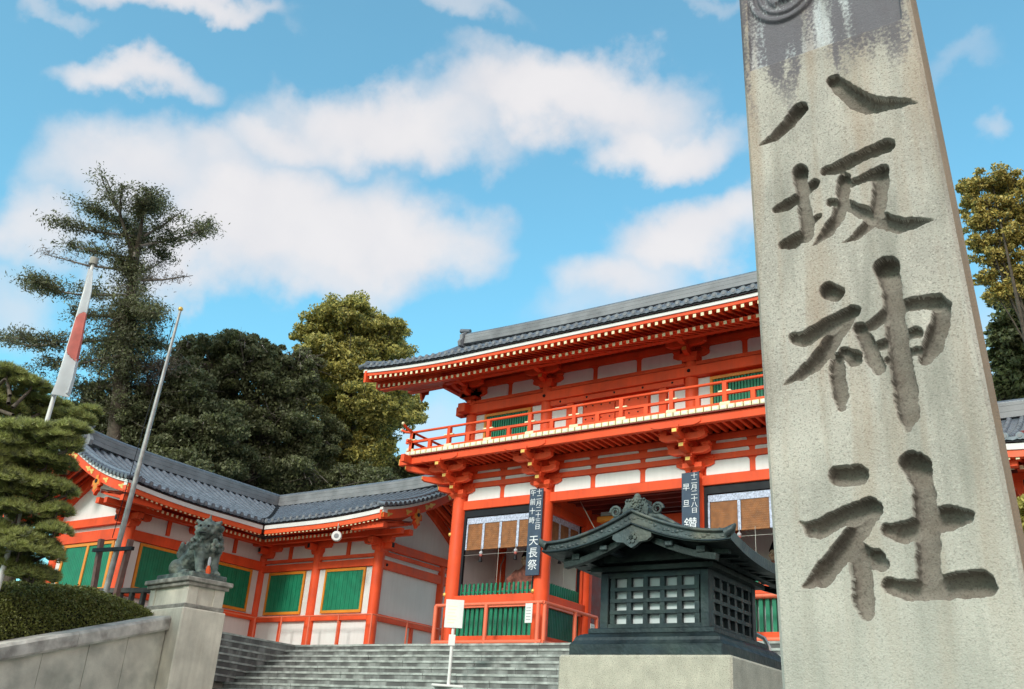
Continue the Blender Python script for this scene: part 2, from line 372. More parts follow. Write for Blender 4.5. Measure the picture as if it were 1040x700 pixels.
# ------------------------------------------------------------------ ground, terrace, steps
def setting():
    b = MB(); b.box(WF, -900, 900, -900, 900, GZ-1, GZ, 'asphalt'); tag(b.build('ground'), kind='structure')
    b = MB()
    b.poly([(-20.66, 16.12, GZ+.01), (-20.82, 19.31, GZ+.01), (60, 19.31, GZ+.01), (60, 500, GZ+.01), (-400, 500, GZ+.01), (-400, 17.75, GZ+.01), (-22, 17.75, GZ+.01), (-22, 16.12, GZ+.01)], (0, 0, Z0-GZ-.015), 'gravel')
    tag(b.build('terrace_ground'), kind='structure')
    # planted bank left of the steps
    b = MB(); b.poly([(-21.4, -20, GZ+.01), (-21.4, 17.7, GZ+.01), (-400, 17.7, GZ+.01), (-400, -20, GZ+.01)], (0, 0, 1.2-GZ), 'soil')
    tag(b.build('planted_bank'), kind='structure')
    b = MB(); nst = 24; run = .33; rise = .1702
    xr = 1.5
    def nose(k):
        L = max(16.5, 0); y = 19.3-run*k
        if k <= 6: return [(-21.2, 16.1), (-20.64+.05*k, 16.1), (-20.8+.02*k, y), (xr, y)]
        return [(-21.25, y), (-21.1, y), (-20.5, y), (xr, y)]
    for k in range(nst):
        a = nose(k); z1 = Z0-rise*k; z0 = z1-rise
        if k > 6: a = [(-21.9, a[0][1])]+a[1:]
        for i in range(3):
            if k <= 6 and i == 0: continue
            p, q = Vector((*a[i], 0)), Vector((*a[i+1], 0)); d = (q-p).normalized(); n = Vector((d.y, -d.x, 0))
            # joints between stones
            L = (q-p).length; nb = max(1, int(L/1.15)); cuts = [0]+[ (j+random.uniform(-.12, .12))/nb for j in range(1, nb)]+[1]
            for j in range(nb):
                g = .004; A = p+d*(L*cuts[j]+g); B = p+d*(L*cuts[j+1]-g); dz = random.uniform(-.004, .004); dn = random.uniform(-.006, .006)
                lip = .048
                b.poly([A+n*(.02+dn)+Vector((0, 0, z1-lip+dz)), B+n*(.02+dn)+Vector((0, 0, z1-lip+dz)), B-n*.42+Vector((0, 0, z1-lip+dz)), A-n*.42+Vector((0, 0, z1-lip+dz))], (0, 0, lip), 'step_nose')
                b.poly([A+n*dn+Vector((0, 0, z0-.01)), B+n*dn+Vector((0, 0, z0-.01)), B-n*.36+Vector((0, 0, z0-.01)), A-n*.36+Vector((0, 0, z0-.01))], (0, 0, z1-lip-z0+.008+dz), 'step_stone')
    # solid core so nothing shows through the joints
    for k in range(nst):
        y = 19.3-run*k+.05
        x0 = -20.7 if k <= 6 else -21.9
        b.box(WF, x0-(.0 if k > 6 else .1), xr-.02, y, y+.6, GZ+.02, Z0-rise*k-.06, 'dark_stone')
    tag(b.build('stone_steps'), kind='structure')
setting()

# ------------------------------------------------------------------ tiled roofs
def slope_fn(F, v0, v1, ze, zr, k=.38, up=None):
    def f(u, t, dz=0):
        z = ze+(zr-ze)*((1-k)*t+k*t*t)+dz
        if up: z += up(u)*max(0., 1-t)**1.3
        return F.p(u, v0+(v1-v0)*t, z)
    return f
def tile_slope(name, parent, F, f, u0, u1, tmin, sp=.27, rr=.062, thick=.10, verge=(False, False), nt=14):
    """f(u,t): surface; tmin(u): lowest t at u; u0,u1 range"""
    b = MB()
    n = max(2, int(round((u1-u0)/sp))); us = [u0+(u1-u0)*i/n for i in range(n+1)]
    # pan surface
    vs = []; m = nt+1
    for u in us:
        t0 = tmin(u)
        for j in range(m):
            t = t0+(1-t0)*j/nt; vs.append(f(u, t))
    fs = [(i*m+j, i*m+j+1, (i+1)*m+j+1, (i+1)*m+j) for i in range(n) for j in range(nt)]
    b.add(vs, fs, 'tile', True)
    vs2 = [v-Vector((0, 0, thick)) for v in vs]; b.add(vs2, [tuple(reversed(q)) for q in fs], 'maroon')
    # edge band at the eave
    ev = []; 
    for i, u in enumerate(us):
        ev.append(vs[i*m]); ev.append(vs2[i*m])
    b.add(ev, [(2*i, 2*i+1, 2*i+3, 2*i+2) for i in range(n)], 'black_iron')
    # cover-tile ribs, in lapped lengths
    for u in [u0+(u1-u0)*(i+.5)/n for i in range(n)]:
        t0 = tmin(u)
        if t0 > .96: continue
        prof = []; K = 9
        for j in range(K+1):
            prof.append((t0+(1-t0)*j/K))
        for j in range(K):
            pa, pb = f(u, prof[j]), f(u, prof[j+1]); seg = []
            for (p, r_) in ((pa, rr*1.015), (pb, rr*.975)):
                for a in range(7):
                    th = math.pi*a/6; seg.append(p+F.u*math.cos(th)*r_+Vector((0, 0, math.sin(th)*r_*1.15)))
            b.add(seg, [(a, a+1, a+8, a+7) for a in range(6)], 'tile', True)
        # round end cap
        if t0 < .02:
            p = f(u, 0); q = p+F.n*.035
            c = [q+F.u*math.cos(2*math.pi*a/12)*rr*1.22+Vector((0, 0, math.sin(2*math.pi*a/12)*rr*1.22+.012)) for a in range(12)]
            c2 = [v-F.n*.10 for v in c]
            b.add(c+c2, [tuple(range(12))]+[(a, (a+1) % 12, (a+1) % 12+12, a+12) for a in range(12)], 'tile')
            c3 = [q+F.n*.012+F.u*math.cos(2*math.pi*a/8)*rr*.7+Vector((0, 0, math.sin(2*math.pi*a/8)*rr*.7+.012)) for a in range(8)]
            b.add(c3, [tuple(range(8))], 'tile_pale')
            # pan-tile drip between the caps
            p2 = f(u+sp*.5, 0) if u+sp*.5 < u1 else p
            b.add([p2+F.u*-sp*.42+F.n*.03, p2+F.u*sp*.42+F.n*.03, p2+F.u*sp*.42+F.n*.03-Vector((0, 0, .045)), p2+F.n*.03-Vector((0, 0, .075)), p2-F.u*sp*.42+F.n*.03-Vector((0, 0, .045))], [(0, 1, 2, 3, 4)], 'tile')
    # verge rows: short tiles laid across, with round ends facing out
    for e, sgn in ((0, -1), (1, 1)):
        if not verge[e]: continue
        u = (u0, u1)[e]
        pts = [f(u-sgn*.12, t/16) for t in range(17)]
        b.tube([p+Vector((0, 0, .06)) for p in pts], .075, 'tile', 8)
        pts = [f(u-sgn*.34, t/16) for t in range(17)]
        b.tube([p+Vector((0, 0, .05)) for p in pts], .07, 'tile', 8)
        L = (f(u, 0)-f(u, 1)).length; nn = int(L/.21)
        for j in range(nn+1):
            p = f(u, j/nn)
            b.tube([p-F.u*sgn*.14+Vector((0, 0, .02)), p+F.u*sgn*.13+Vector((0, 0, -.03))], [.062, .066], 'tile', 8)
    o = b.build(name, parent); return o
def ridge(name, parent, pts, h=.34, w=.30, ends=(True, True), mtop='tile'):
    """pts: line along the ridge base"""
    b = MB(); n = len(pts); pts = [Vector(p) for p in pts]
    d = (pts[-1]-pts[0]); d.z = 0; d.normalize(); sd_ = Vector((d.y, -d.x, 0))
    lay = 5
    for k in range(lay):
        ww = w/2*(1-.05*k)+(.012 if k % 2 == 0 else .002); z0 = h*k/lay; z1 = h*(k+1)/lay-.004
        vs = []
        for p in pts: vs += [p+sd_*ww+Vector((0, 0, z0)), p+sd_*ww+Vector((0, 0, z1)), p-sd_*ww+Vector((0, 0, z1)), p-sd_*ww+Vector((0, 0, z0))]
        fs = [(4*i+a, 4*i+(a+1) % 4, 4*i+4+(a+1) % 4, 4*i+4+a) for i in range(n-1) for a in range(4)]+[(0, 1, 2, 3), tuple(4*(n-1)+a for a in (3, 2, 1, 0))]
        b.add(vs, fs, 'tile_pale')
    b.tube([p+Vector((0, 0, h+.02)) for p in pts], .085, mtop, 8)
    ob = b.build(name, parent)
    for e, s_ in ((0, -1), (1, 1)):
        if not ends[e]: continue
        p = pts[0] if e == 0 else pts[-1]; q = p+d*s_*.02
        b = MB(); F2 = Fr((q.x, q.y, q.z), sd_, d*s_)
        prof = [(-.30, -.12), (-.34, .05), (-.24, .22), (-.26, .38), (-.14, .50), (-.06, .56), (0, .62), (.06, .56), (.14, .50), (.26, .38), (.24, .22), (.34, .05), (.30, -.12)]
        b.fpoly(F2, [(x, z*h/.40) for x, z in prof], 0, .11, 'tile_pale')
        b.tube([q+d*s_*.12+Vector((0, 0, h*.45)), q+d*s_*.19+Vector((0, 0, h*.45))], [.12, .09], 'tile', 12)
        b.tube([q+d*s_*-.1+Vector((0, 0, h*1.5)), q+d*s_*.28+Vector((0, 0, h*1.75))], [.07, .075], 'tile', 10)
        b.build('ridge_end_tile', ob)
    return ob
def rafters(name, parent, F, u0, u1, sp, vo, zo, vi, zi, w=.07, h=.09, tmin=None, cap='cream_end'):
    b = MB(); n = int(round((u1-u0)/sp))
    for i in range(n+1):
        u = u0+(u1-u0)*i/n; a = vo
        if tmin: a = tmin(u, vo)
        if a is None or a-vi < .15: continue
        zz = zo+(zi-zo)*(vo-a)/(vo-vi)
        z_up = EV_UP(u) if EV_UP else 0
        b.beam(F.p(u, a, zz+z_up), F.p(u, vi, zi+z_up*.2), w, h, 'vermilion')
        if a == vo:
            b.beam(F.p(u, a, zz+z_up-.001), F.p(u, a+.012, zz+z_up-.001), w*.96, h*.96, cap)
    return b.build(name, parent)
EV_UP = None

# ------------------------------------------------------------------ bracket clusters
def boat_arm(b, F, u, v, z, L, w, h, along='u', m='vermilion', cap=None):
    prof = [(-L/2, h), (-L/2, h*.45), (-L/2+.10, h*.12), (-L/2+.2, 0), (L/2-.2, 0), (L/2-.10, h*.12), (L/2, h*.45), (L/2, h)]
    if along == 'u': b.poly([F.p(u+a, v-w/2, z+c) for a, c in prof], F.n*w, m)
    else: b.poly([F.p(u-w/2, v+a, z+c) for a, c in prof], F.u*w, m)
def bracket(parent, F, u, z, name='bracket_cluster', steps=3, dv=.35, dz=.235, side=0, dark=False):
    b = MB(); m = 'vermilion'
    # great bearing block
    b.poly([F.p(u+x, v, z) for x, v in ((-.17, -.17), (.17, -.17), (.17, .17), (-.17, .17))], (0, 0, .02), m)
    lo, hi = .16, .24
    vs = [F.p(u+sx*lo, sv*lo, z) for sx, sv in ((-1, -1), (1, -1), (1, 1), (-1, 1))]+[F.p(u+sx*hi, sv*hi, z+.09) for sx, sv in ((-1, -1), (1, -1), (1, 1), (-1, 1))]+[F.p(u+sx*hi, sv*hi, z+.2) for sx, sv in ((-1, -1), (1, -1), (1, 1), (-1, 1))]
    b.add(vs, [(0, 1, 5, 4), (1, 2, 6, 5), (2, 3, 7, 6), (3, 0, 4, 7), (4, 5, 9, 8), (5, 6, 10, 9), (6, 7, 11, 10), (7, 4, 8, 11), (8, 9, 10, 11), (3, 2, 1, 0)], m)
    def small(u_, v_, z_, s_=.1):
        b.box(F, u_-s_*.8, u_+s_*.8, v_-s_*.8, v_+s_*.8, z_, z_+.04, m); b.box(F, u_-s_, u_+s_, v_-s_, v_+s_, z_+.04, z_+.10, m)
    for i in range(steps):
        zz = z+.12+dz*i; v = dv*i
        L = (.95, 1.05, 1.15)[min(i, 2)]
        boat_arm(b, F, u, v, zz, L, .13, .15)
        for q in (-L/2+.1, 0, L/2-.1): small(u+q, v, zz+.15)
        # projecting arm
        boat_arm(b, F, u, dv*(i+1)/2-.1, zz, dv*(i+1)+.42, .13, .15, along='v')
        ve = dv*(i+1)/2-.1+(dv*(i+1)+.42)/2
        b.box(F, u-.055, u+.055, ve, ve+.012, zz+.075, zz+.152, 'gold')
        small(u, dv*(i+1), zz+.15)
    i = steps; zz = z+.12+dz*i
    boat_arm(b, F, u, dv*steps, zz-.03, 1.25, .13, .14)
    if side:      # corner cluster: arms going out past the end column and on the diagonal
        for i in range(steps):
            zz = z+.12+dz*i; L = dv*(i+1)+.42
            prof = [(-.1, .15), (-.1, 0), (L-.55, 0), (L-.35, .03), (L-.3, .07), (L-.3, .15)]
            for dvec in (F.u*side, (F.u*side+F.n).normalized()*1.35):
                pd = dvec.normalized().cross(Vector((0, 0, 1)))
                P0 = F.p(u, 0, zz)
                b.poly([P0+dvec*a+Vector((0, 0, c+.002))-pd*.065 for a, c in prof], pd*.13, m)
                e = P0+dvec*(L-.3); b.beam(e+Vector((0, 0, .11)), e+dvec.normalized()*.015+Vector((0, 0, .11)), .11, .085, 'gold')
    return b.build(name, parent)

# ------------------------------------------------------------------ the two-storey gate
CX = [-15.95, -13.20, -9.07, -6.32]; CY = [20.0, 22.0, 24.0]
GF = Fr((0, 20, 0), (1, 0, 0), (0, -1, 0))           # front frame: v grows towards the street
GL = Fr((-15.95, 0, 0), (0, 1, 0), (-1, 0, 0))       # left side, facing -X
GR = Fr((-6.32, 0, 0), (0, 1, 0), (1, 0, 0))
GB = Fr((0, 24, 0), (1, 0, 0), (0, 1, 0))
gate = thing('shrine_gate', (-11.14, 22, Z0), 'tall two-storey vermilion shrine gate with balcony and grey tiled gable roof above the stone steps', 'gate')
def gate_build():
    g = gate
    for ix, x in enumerate(CX):
        for iy, y in enumerate(CY):
            b = MB(); b.tube([(x, y, Z0+.001), (x, y, Z0+.12)], .27, 'stone_cap', 14)
            b.tube([(x, y, Z0+.12), (x, y, 6.25), (x, y, 6.45)], [.205, .2, .17], 'vermilion', 20)
            if iy == 0:
                for zc in (5.35, 3.78):
                    b.sphere((x-.13, y-.16, zc), .055, 'gold', 6)
            b.build('column', g)
    # tie beams lower storey
    for F, a, c, nm in ((GF, CX[0], CX[3], 'tie_beam'), (GB, CX[0], CX[3], 'tie_beam'), (GL, 20, 24, 'tie_beam'), (GR, 20, 24, 'tie_beam')):
        b = MB(); b.box(F, a+.15, c-.15, -.08, .085, 6.0, 6.24, 'vermilion', .01)
        b.box(F, a-.35, c+.35, -.07, .07, 6.60, 6.73, 'vermilion'); b.box(F, a-.3, c+.3, -.07, .06, 6.84, 6.98, 'vermilion'); b.box(F, a-.2, c+.2, -.07, .06, 7.06, 7.2, 'vermilion')
        b.build(nm, g)
    # plaster panels between brackets, lower storey
    def band(F, us, zs, rad=.09, strut=.10, big=.40):
        b = MB(); b.box(F, us[0], us[-1], -.05, .0, zs[0]-.02, zs[-1][1] if isinstance(zs[-1], tuple) else 7.2, 'vermilion'); b.build('wall_board', g)
        return
    for F, us in ((GF, CX), (GB, CX), (GL, CY), (GR, CY)):
        b = MB(); b.box(F, us[0], us[-1], -.06, .0, 6.22, 7.25, 'vermilion'); b.build('wall_board', g)
        for i in range(len(us)-1):
            a, c = us[i], us[i+1]; L = c-a; nseg = 3 if L > 3.5 else 2
            e = [a+.26]+[a+L*k/nseg for k in range(1, nseg)]+[c-.26]
            b = MB()
            for k in range(nseg):
                l = e[k]+(.07 if k else 0); r_ = e[k+1]-(.07 if k < nseg-1 else 0)
                tl = .22 if k == 0 else .08; tr = .22 if k == nseg-1 else .08
                b.fpoly(F, rpoly(l, r_, 6.245, 6.585, (.03, .03, tr, tl)), .0, .02, 'plaster')
                b.fpoly(F, rpoly(l+(.12 if k == 0 else 0), r_-(.12 if k == nseg-1 else 0), 6.74, 6.83, (.0, .0, .04, .04)), .0, .02, 'plaster')
                b.fpoly(F, rpoly(l+(.25 if k == 0 else .05), r_-(.25 if k == nseg-1 else .05), 6.99, 7.055, (.0, .0, .03, .03)), .0, .02, 'plaster')
            b.build('plaster_panel', g)
    # brackets lower
    for i, x in enumerate(CX): bracket(g, GF, x, 6.33, side=(-1 if i == 0 else 1 if i == 3 else 0))
    for F in (GL, GR): bracket(g, F, 22, 6.33)
    for F in (GB,):
        for i, x in enumerate(CX): bracket(g, F, x, 6.33, side=(-1 if i == 0 else 1 if i == 3 else 0))
    # balcony
    x0, x1, y0, y1 = -17.10, -5.17, 18.84, 25.16
    b = MB(); b.box(WF, x0, x1, y0, y1, 7.335, 7.36, 'maroon')
    for (F, a, c, v) in ((GF, x0, x1, 1.09), (GB, x0, x1, 1.09)):
        b.box(F, a-.25, c+.25, v-.12, v, 7.13, 7.33, 'vermilion', .01)
        for s_ in (a-.27, c+.25): b.box(F, s_, s_+.02, v-.11, v-.01, 7.15, 7.31, 'gold')
    for (F, v) in ((GL, 1.08), (GR, 1.08)): b.box(F, y0-.25, y1+.25, v-.13, v-.01, 7.132, 7.332, 'vermilion')
    deck = b.build('balcony_floor', g)
    # joists under deck
    b = MB()
    for k in range(60):
        x = x0+.15+(x1-x0-.3)*k/59; b.box(WF, x-.035, x+.035, y0+.15, 20, 7.22, 7.333, 'vermilion')
    b.build('joist_row', deck)
    # cream board ends round the deck
    b = MB()
    n = 64
    for k in range(n):
        u = x0+(x1-x0)*k/n; w_ = (x1-x0)/n-.022
        b.box(GF, u, u+w_, .9, 1.17, 7.362, 7.47, 'cream_end', .006); b.box(GB, u, u+w_, .9, 1.17, 7.362, 7.47, 'cream_end')
        b.box(GF, u+.03, u+w_-.03, 1.17, 1.174, 7.385, 7.447, 'white_paint')
    for F in (GL, GR):
        for k in range(32):
            u = y0+.2+(y1-y0-.4)*k/32; b.box(F, u, u+.165, .9, 1.15, 7.361, 7.469, 'cream_end', .006)
    b.build('deck_board_ends', deck)
    def rail(F, a, c, v, posts):
        b = MB()
        b.box(F, a-.12, c+.12, v-.045, v+.045, 7.472, 7.55, 'vermilion')
        b.box(F, a-.2, c+.2, v-.035, v+.035, 7.74, 7.80, 'vermilion')
        pts = [F.p(a-.42, v, 8.17), F.p(a-.25, v, 8.09), F.p(a, v, 8.05)]+[F.p(a+(c-a)*k/10, v, 8.045) for k in range(1, 10)]+[F.p(c, v, 8.05), F.p(c+.25, v, 8.09), F.p(c+.42, v, 8.17)]
        b.tube(pts, .036, 'vermilion', 8); b.sphere(F.p(a-.43, v, 8.18), .045, 'cream_end', 5); b.sphere(F.p(c+.43, v, 8.18), .045, 'cream_end', 5)
        n = posts
        for k in range(n+1):
            u = a+(c-a)*k/n
            b.box(F, u-.05, u+.05, v-.05, v+.05, 7.55, 8.02, 'vermilion')
            b.box(F, u-.15, u+.15, v-.048, v+.048, 7.802, 7.835, 'cream_end'); b.box(F, u-.13, u+.13, v-.03, v+.062, 7.475, 7.565, 'cream_end', .02)
            if k < n:
                u2 = u+(c-a)/n/2; b.box(F, u2-.05, u2+.05, v-.04, v+.04, 7.55, 7.74, 'vermilion')
        b.build('balcony_rail', g)
    rail(GF, x0+.1, x1-.1, 1.05, 9); rail(GB, x0+.1, x1-.1, 1.05, 9); rail(GL, y0+.1, y1-.1, 1.05, 5); rail(GR, y0+.1, y1-.1, 1.05, 5)
    # upper storey
    ux = [-15.84, -13.33, -9.17, -6.44]; uy = [20.05, 22, 23.95]
    UF = Fr((0, 20.05, 0), (1, 0, 0), (0, -1, 0)); UB = Fr((0, 23.95, 0), (1, 0, 0), (0, 1, 0))
    UL = Fr((ux[0], 0, 0), (0, 1, 0), (-1, 0, 0)); UR = Fr((ux[3], 0, 0), (0, 1, 0), (1, 0, 0))
    for i, x in enumerate(ux):
        for j, y in enumerate(uy):
            if 0 < i < 3 and j == 1: continue
            b = MB(); b.tube([(x, y, 7.362), (x, y, 9.15)], .17, 'vermilion', 18); b.build('column', g)
    for F, us in ((UF, ux), (UB, ux), (UL, uy), (UR, uy)):
        b = MB(); b.box(F, us[0], us[-1], -.06, 0, 7.37, 9.9, 'vermilion'); b.build('wall_board', g)
        b = MB(); b.box(F, us[0]-.45, us[-1]+.45, -.05, .20, 8.72, 8.98, 'vermilion', .012)
        b.box(F, us[0]-.2, us[-1]+.2, -.05, .09, 9.04, 9.13, 'vermilion')
        b.box(F, us[0], us[-1], -.05, .10, 7.66, 7.74, 'vermilion')
        b.box(F, us[0], us[-1], 0, .022, 8.985, 9.035, 'plaster')
        for u in us: b.sphere(F.p(u, .20, 8.87), .045, 'black_iron', 6)
        b.build('tie_beam', g)
        for i in range(len(us)-1):
            a, c = us[i]+.17, us[i+1]-.17; L = c-a
            if L > 3:       # middle bay: doors
                b = MB(); cx = (a+c)/2
                for s_ in (-1, 1):
                    for (p, q) in ((.98, 1.22), (1.45, 1.95)):
                        b.cut(); b.box(F, cx+s_*p, cx+s_*q, 0, .02, 7.75, 8.55, 'plaster')
                b.build('plaster_panel', g)
                d = MB()
                for s_ in (-1, 1):
                    d.box(F, cx+s_*.01, cx+s_*.93, 0, .07, 7.742, 8.5, 'vermilion', .01)
                    d.box(F, cx+s_*1.23, cx+s_*1.43, 0, .1, 7.742, 8.58, 'vermilion', .01)
                    for zz in (7.95, 8.3):
                        for q in (.15, .4, .65, .85): d.sphere(F.p(cx+s_*q, .07, zz+.12), .022, 'black_iron', 4)
                d.box(F, a, c, 0, .13, 8.58, 8.715, 'vermilion'); 
                for q in range(5): d.sphere(F.p(a+.3+(L-.6)*q/4, .13, 8.66), .03, 'black_iron', 4)
                d.build('door', g)
            else:
                w0, w1 = a+.32, c-.32
                b = MB(); b.box(F, a, w0-.02, 0, .02, 7.75, 8.7, 'plaster'); b.cut(); b.box(F, w1+.02, c, 0, .02, 7.75, 8.7, 'plaster'); b.build('plaster_panel', g)
                wn = MB(); z0_, z1_ = 7.78, 8.66
                wn.box(F, w0, w1, 0, .09, z1_-.07, z1_, 'ochre_paint'); wn.box(F, w0, w1, 0, .09, z0_, z0_+.07, 'ochre_paint')
                wn.box(F, w0, w0+.07, 0, .089, z0_+.07, z1_-.07, 'ochre_paint'); wn.box(F, w1-.07, w1, 0, .089, z0_+.07, z1_-.07, 'ochre_paint')
                wo = wn.build('window', g)
                gr = MB(); gr.box(F, w0+.07, w1-.07, 0, .02, z0_+.07, z1_-.07, 'green_dark')
                nn = int((w1-w0-.14)/.075)
                for k in range(nn):
                    u = w0+.07+(w1-w0-.14)*(k+.5)/nn; gr.box(F, u-.025, u+.025, .02, .06, z0_+.07, z1_-.07, 'green_paint')
                gr.build('slats', wo)
            nseg = 3 if L > 3 else 2; e = [a+.1]+[a+L*k/nseg for k in range(1, nseg)]+[c-.1]
            b = MB()
            for k in range(nseg):
                l = e[k]+(.07 if k else 0); r_ = e[k+1]-(.07 if k < nseg-1 else 0)
                b.fpoly(F, rpoly(l, r_, 9.14, 9.5, (.02, .02, .25 if k == nseg-1 else .06, .25 if k == 0 else .06)), 0, .02, 'plaster')
            b.build('plaster_panel', g)
        b = MB(); b.box(F, us[0]-.5, us[-1]+.5, -.05, .08, 9.52, 9.68, 'vermilion'); b.box(F, us[0]-.5, us[-1]+.5, .62, .76, 9.50, 9.64, 'vermilion'); b.build('wall_purlin', g)
    for F, us in ((UF, ux), (UB, ux)):
        for i, x in enumerate(us): bracket(g, F, x, 9.13, steps=2, dv=.34, dz=.2, side=0)
    for F in (UL, UR):
        for y in uy: bracket(g, F, y, 9.13, steps=1, dv=.3, dz=.2)
    # roof
    xa, xb = -18.3, -3.98; xc = (xa+xb)/2
    def up(u): return .19*max(0, (abs(u-xc)-3.6)/3.56)**2
    global EV_UP
    EV_UP = up
    for F, nm in ((GF, 1), (GB, 0)):
        f = slope_fn(F, 2.0, -2.0, 9.72, 11.95, .30, up)
        rf = tile_slope('tile_roof', g, F, f, xa, xb, lambda u: 0., sp=.225, rr=.06, verge=(True, True), nt=12)
        b = MB()
        for k in range(48):
            u0_ = xa+(xb-xa)*k/48; u1_ = xa+(xb-xa)*(k+1)/48; z0_, z1_ = up(u0_), up(u1_)
            def strip(v0, v1, za, zb, m):
                vs = [F.p(u, v, z+dz) for (u, dz) in ((u0_, z0_), (u1_, z1_)) for (v, z) in ((v0, za), (v1, za), (v1, zb), (v0, zb))]
                b.add(vs, [(0, 1, 5, 4), (1, 2, 6, 5), (2, 3, 7, 6), (3, 0, 4, 7)]+([(0, 1, 2, 3)] if k == 0 else [])+([(4, 5, 6, 7)] if k == 47 else []), m)
            strip(1.80, 1.96, 9.525, 9.61, 'eave_white'); strip(1.78, 1.93, 9.44, 9.524, 'vermilion')
        eb = b.build('eave_board', g)
        rafters('flying_rafters', g, F, xa+.25, xb-.25, .19, 1.90, 9.395, .9, 9.66, .075, .085)
        rafters('base_rafters', g, F, xa+.25, xb-.25, .19, 1.52, 9.27, -.05, 9.82, .075, .09)
        b = MB(); vs = []
        for k in range(25):
            u = xa+.1+(xb-xa-.2)*k/24; vs += [F.p(u, 1.86, 9.45+up(u)), F.p(u, .0, 9.93+up(u)*.2)]
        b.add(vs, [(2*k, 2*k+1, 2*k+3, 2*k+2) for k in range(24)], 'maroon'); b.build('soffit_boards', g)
        b = MB(); b.box(F, xa+.3, xb-.3, 1.32, 1.5, 9.18+.12, 9.20+.13, 'vermilion'); b.build('eave_purlin', g)
    rp = [(xa+.45+(xb-xa-.9)*k/20, 22, 11.93+.10*abs((k-10)/10)**3) for k in range(21)]
    ridge('main_ridge', g, rp, h=.32, w=.34)
    # bargeboards and pendants at both gables
    for x, s_ in ((xa+.10, -1), (xb-.10, 1)):
        bf = MB()
        fF = slope_fn(GF, 2.0, -2.0, 9.55, 11.78, .30, None)
        for F in (GF, GB):
            f = slope_fn(F, 1.98, -2.0, 9.68, 11.86, .30, lambda u: .19)
            for k in range(14):
                a, c = f(x, k/14), f(x, (k+1)/14)
                for (za, zb, w_, m) in ((-.12, -.05, .11, 'eave_white'), (-.46, -.12, .075, 'vermilion')):
                    vs = [p+Vector((s_*q, 0, z)) for p in (a, c) for (q, z) in ((-w_/2, za), (w_/2, za), (w_/2, zb), (-w_/2, zb))]
                    bf.add(vs, [(0, 1, 5, 4), (1, 2, 6, 5), (2, 3, 7, 6), (3, 0, 4, 7), (3, 2, 1, 0), (4, 5, 6, 7)], m)
        bo = bf.build('bargeboard', g)
        for (y, z) in ((22, 11.25), (20.6, 10.42), (23.4, 10.42)):
            p = MB(); Fx = Fr((x+s_*.06, y, z), (0, 1, 0), (s_, 0, 0))
            p.fpoly(Fx, [(-.1, .1), (-.13, -.1), (-.26, -.22), (-.24, -.42), (-.1, -.48), (-.06, -.60), (0, -.70), (.06, -.60), (.1, -.48), (.24, -.42), (.26, -.22), (.13, -.1), (.1, .1)], -.03, .04, 'vermilion')
            p.tube([Fx.p(0, .04, -.3), Fx.p(0, .07, -.3)], .07, 'gold', 8)
            p.build('gable_pendant', bo)
        # gable wall and purlins
        gw = MB(); xx = ux[0]-.02 if s_ < 0 else ux[3]+.02
        gw.poly([(xx, 19.95, 9.7), (xx, 24.05, 9.7), (xx, 22, 11.6)], (.04*s_, 0, 0), 'plaster')
        for q in (-1, 1): gw.beam((xx+s_*.07, 22+q*1.9, 9.75), (xx+s_*.07, 22+q*.05, 11.5), .10, .16, 'vermilion')
        gw.beam((xx+s_*.08, 20, 10.0), (xx+s_*.08, 24, 10.0), .12, .2, 'vermilion'); gw.beam((xx+s_*.07, 22, 9.9), (xx+s_*.07, 22, 11.5), .12, .2, 'vermilion', up=(0, 1, 0))
        gw.build('gable_wall', g)
        pu = MB()
        for (y, z) in ((18.65, 9.50), (20.0, 9.85), (21, 10.55), (22, 11.35), (23, 10.55), (24, 9.85), (25.35, 9.50)):
            pu.box(WF, min(xx, x+.05*s_), max(xx, x+.05*s_), y-.09, y+.09, z-.1, z+.1, 'vermilion')
        pu.build('gable_purlins', g)
gate_build()

# -------- ground-storey bays of the gate
def blinds(parent, F, u0, u1, v, z0, z1, n):
    b = MB(); b.box(F, u0, u1, v, v+.03, z1, z1+.16, 'blind_cloth')
    w = (u1-u0)/n
    for k in range(n):
        a, c = u0+w*k+.045, u0+w*(k+1)-.045
        for j in range(26):
            zz = z0+(z1-z0)*j/26; b.box(F, a, c, v-.004*(j % 2), v+.012, zz, zz+(z1-z0)/26-.004, 'bamboo')
        b.tube([F.p(a, v+.02, z0-.02), F.p(c, v+.02, z0-.02)], .022, 'bamboo', 6)
    for k in range(n+1):
        b.box(F, u0+w*k-.035, u0+w*k+.035, v+.012, v+.022, z0-.02, z1, 'blind_cloth')
    bl = b.build('bamboo_blind', parent)
    t = MB()
    for k in ((0, 2) if n > 2 else (0,)):
        u = u0+w*(k+1)
        t.cut()
        t.tube([F.p(u, v+.05, z0+.05), F.p(u, v+.05, z0-.12)], .008, 'cloth_white', 4)
        t.sphere(F.p(u, v+.05, z0-.13), .05, 'cloth_white', 5); t.sphere(F.p(u, v+.05, z0-.19), .045, 'cloth_red', 5); t.tube([F.p(u, v+.05, z0-.22), F.p(u, v+.05, z0-.36)], [.02, .05], 'black_iron', 6)
    t.build('tassel', bl)
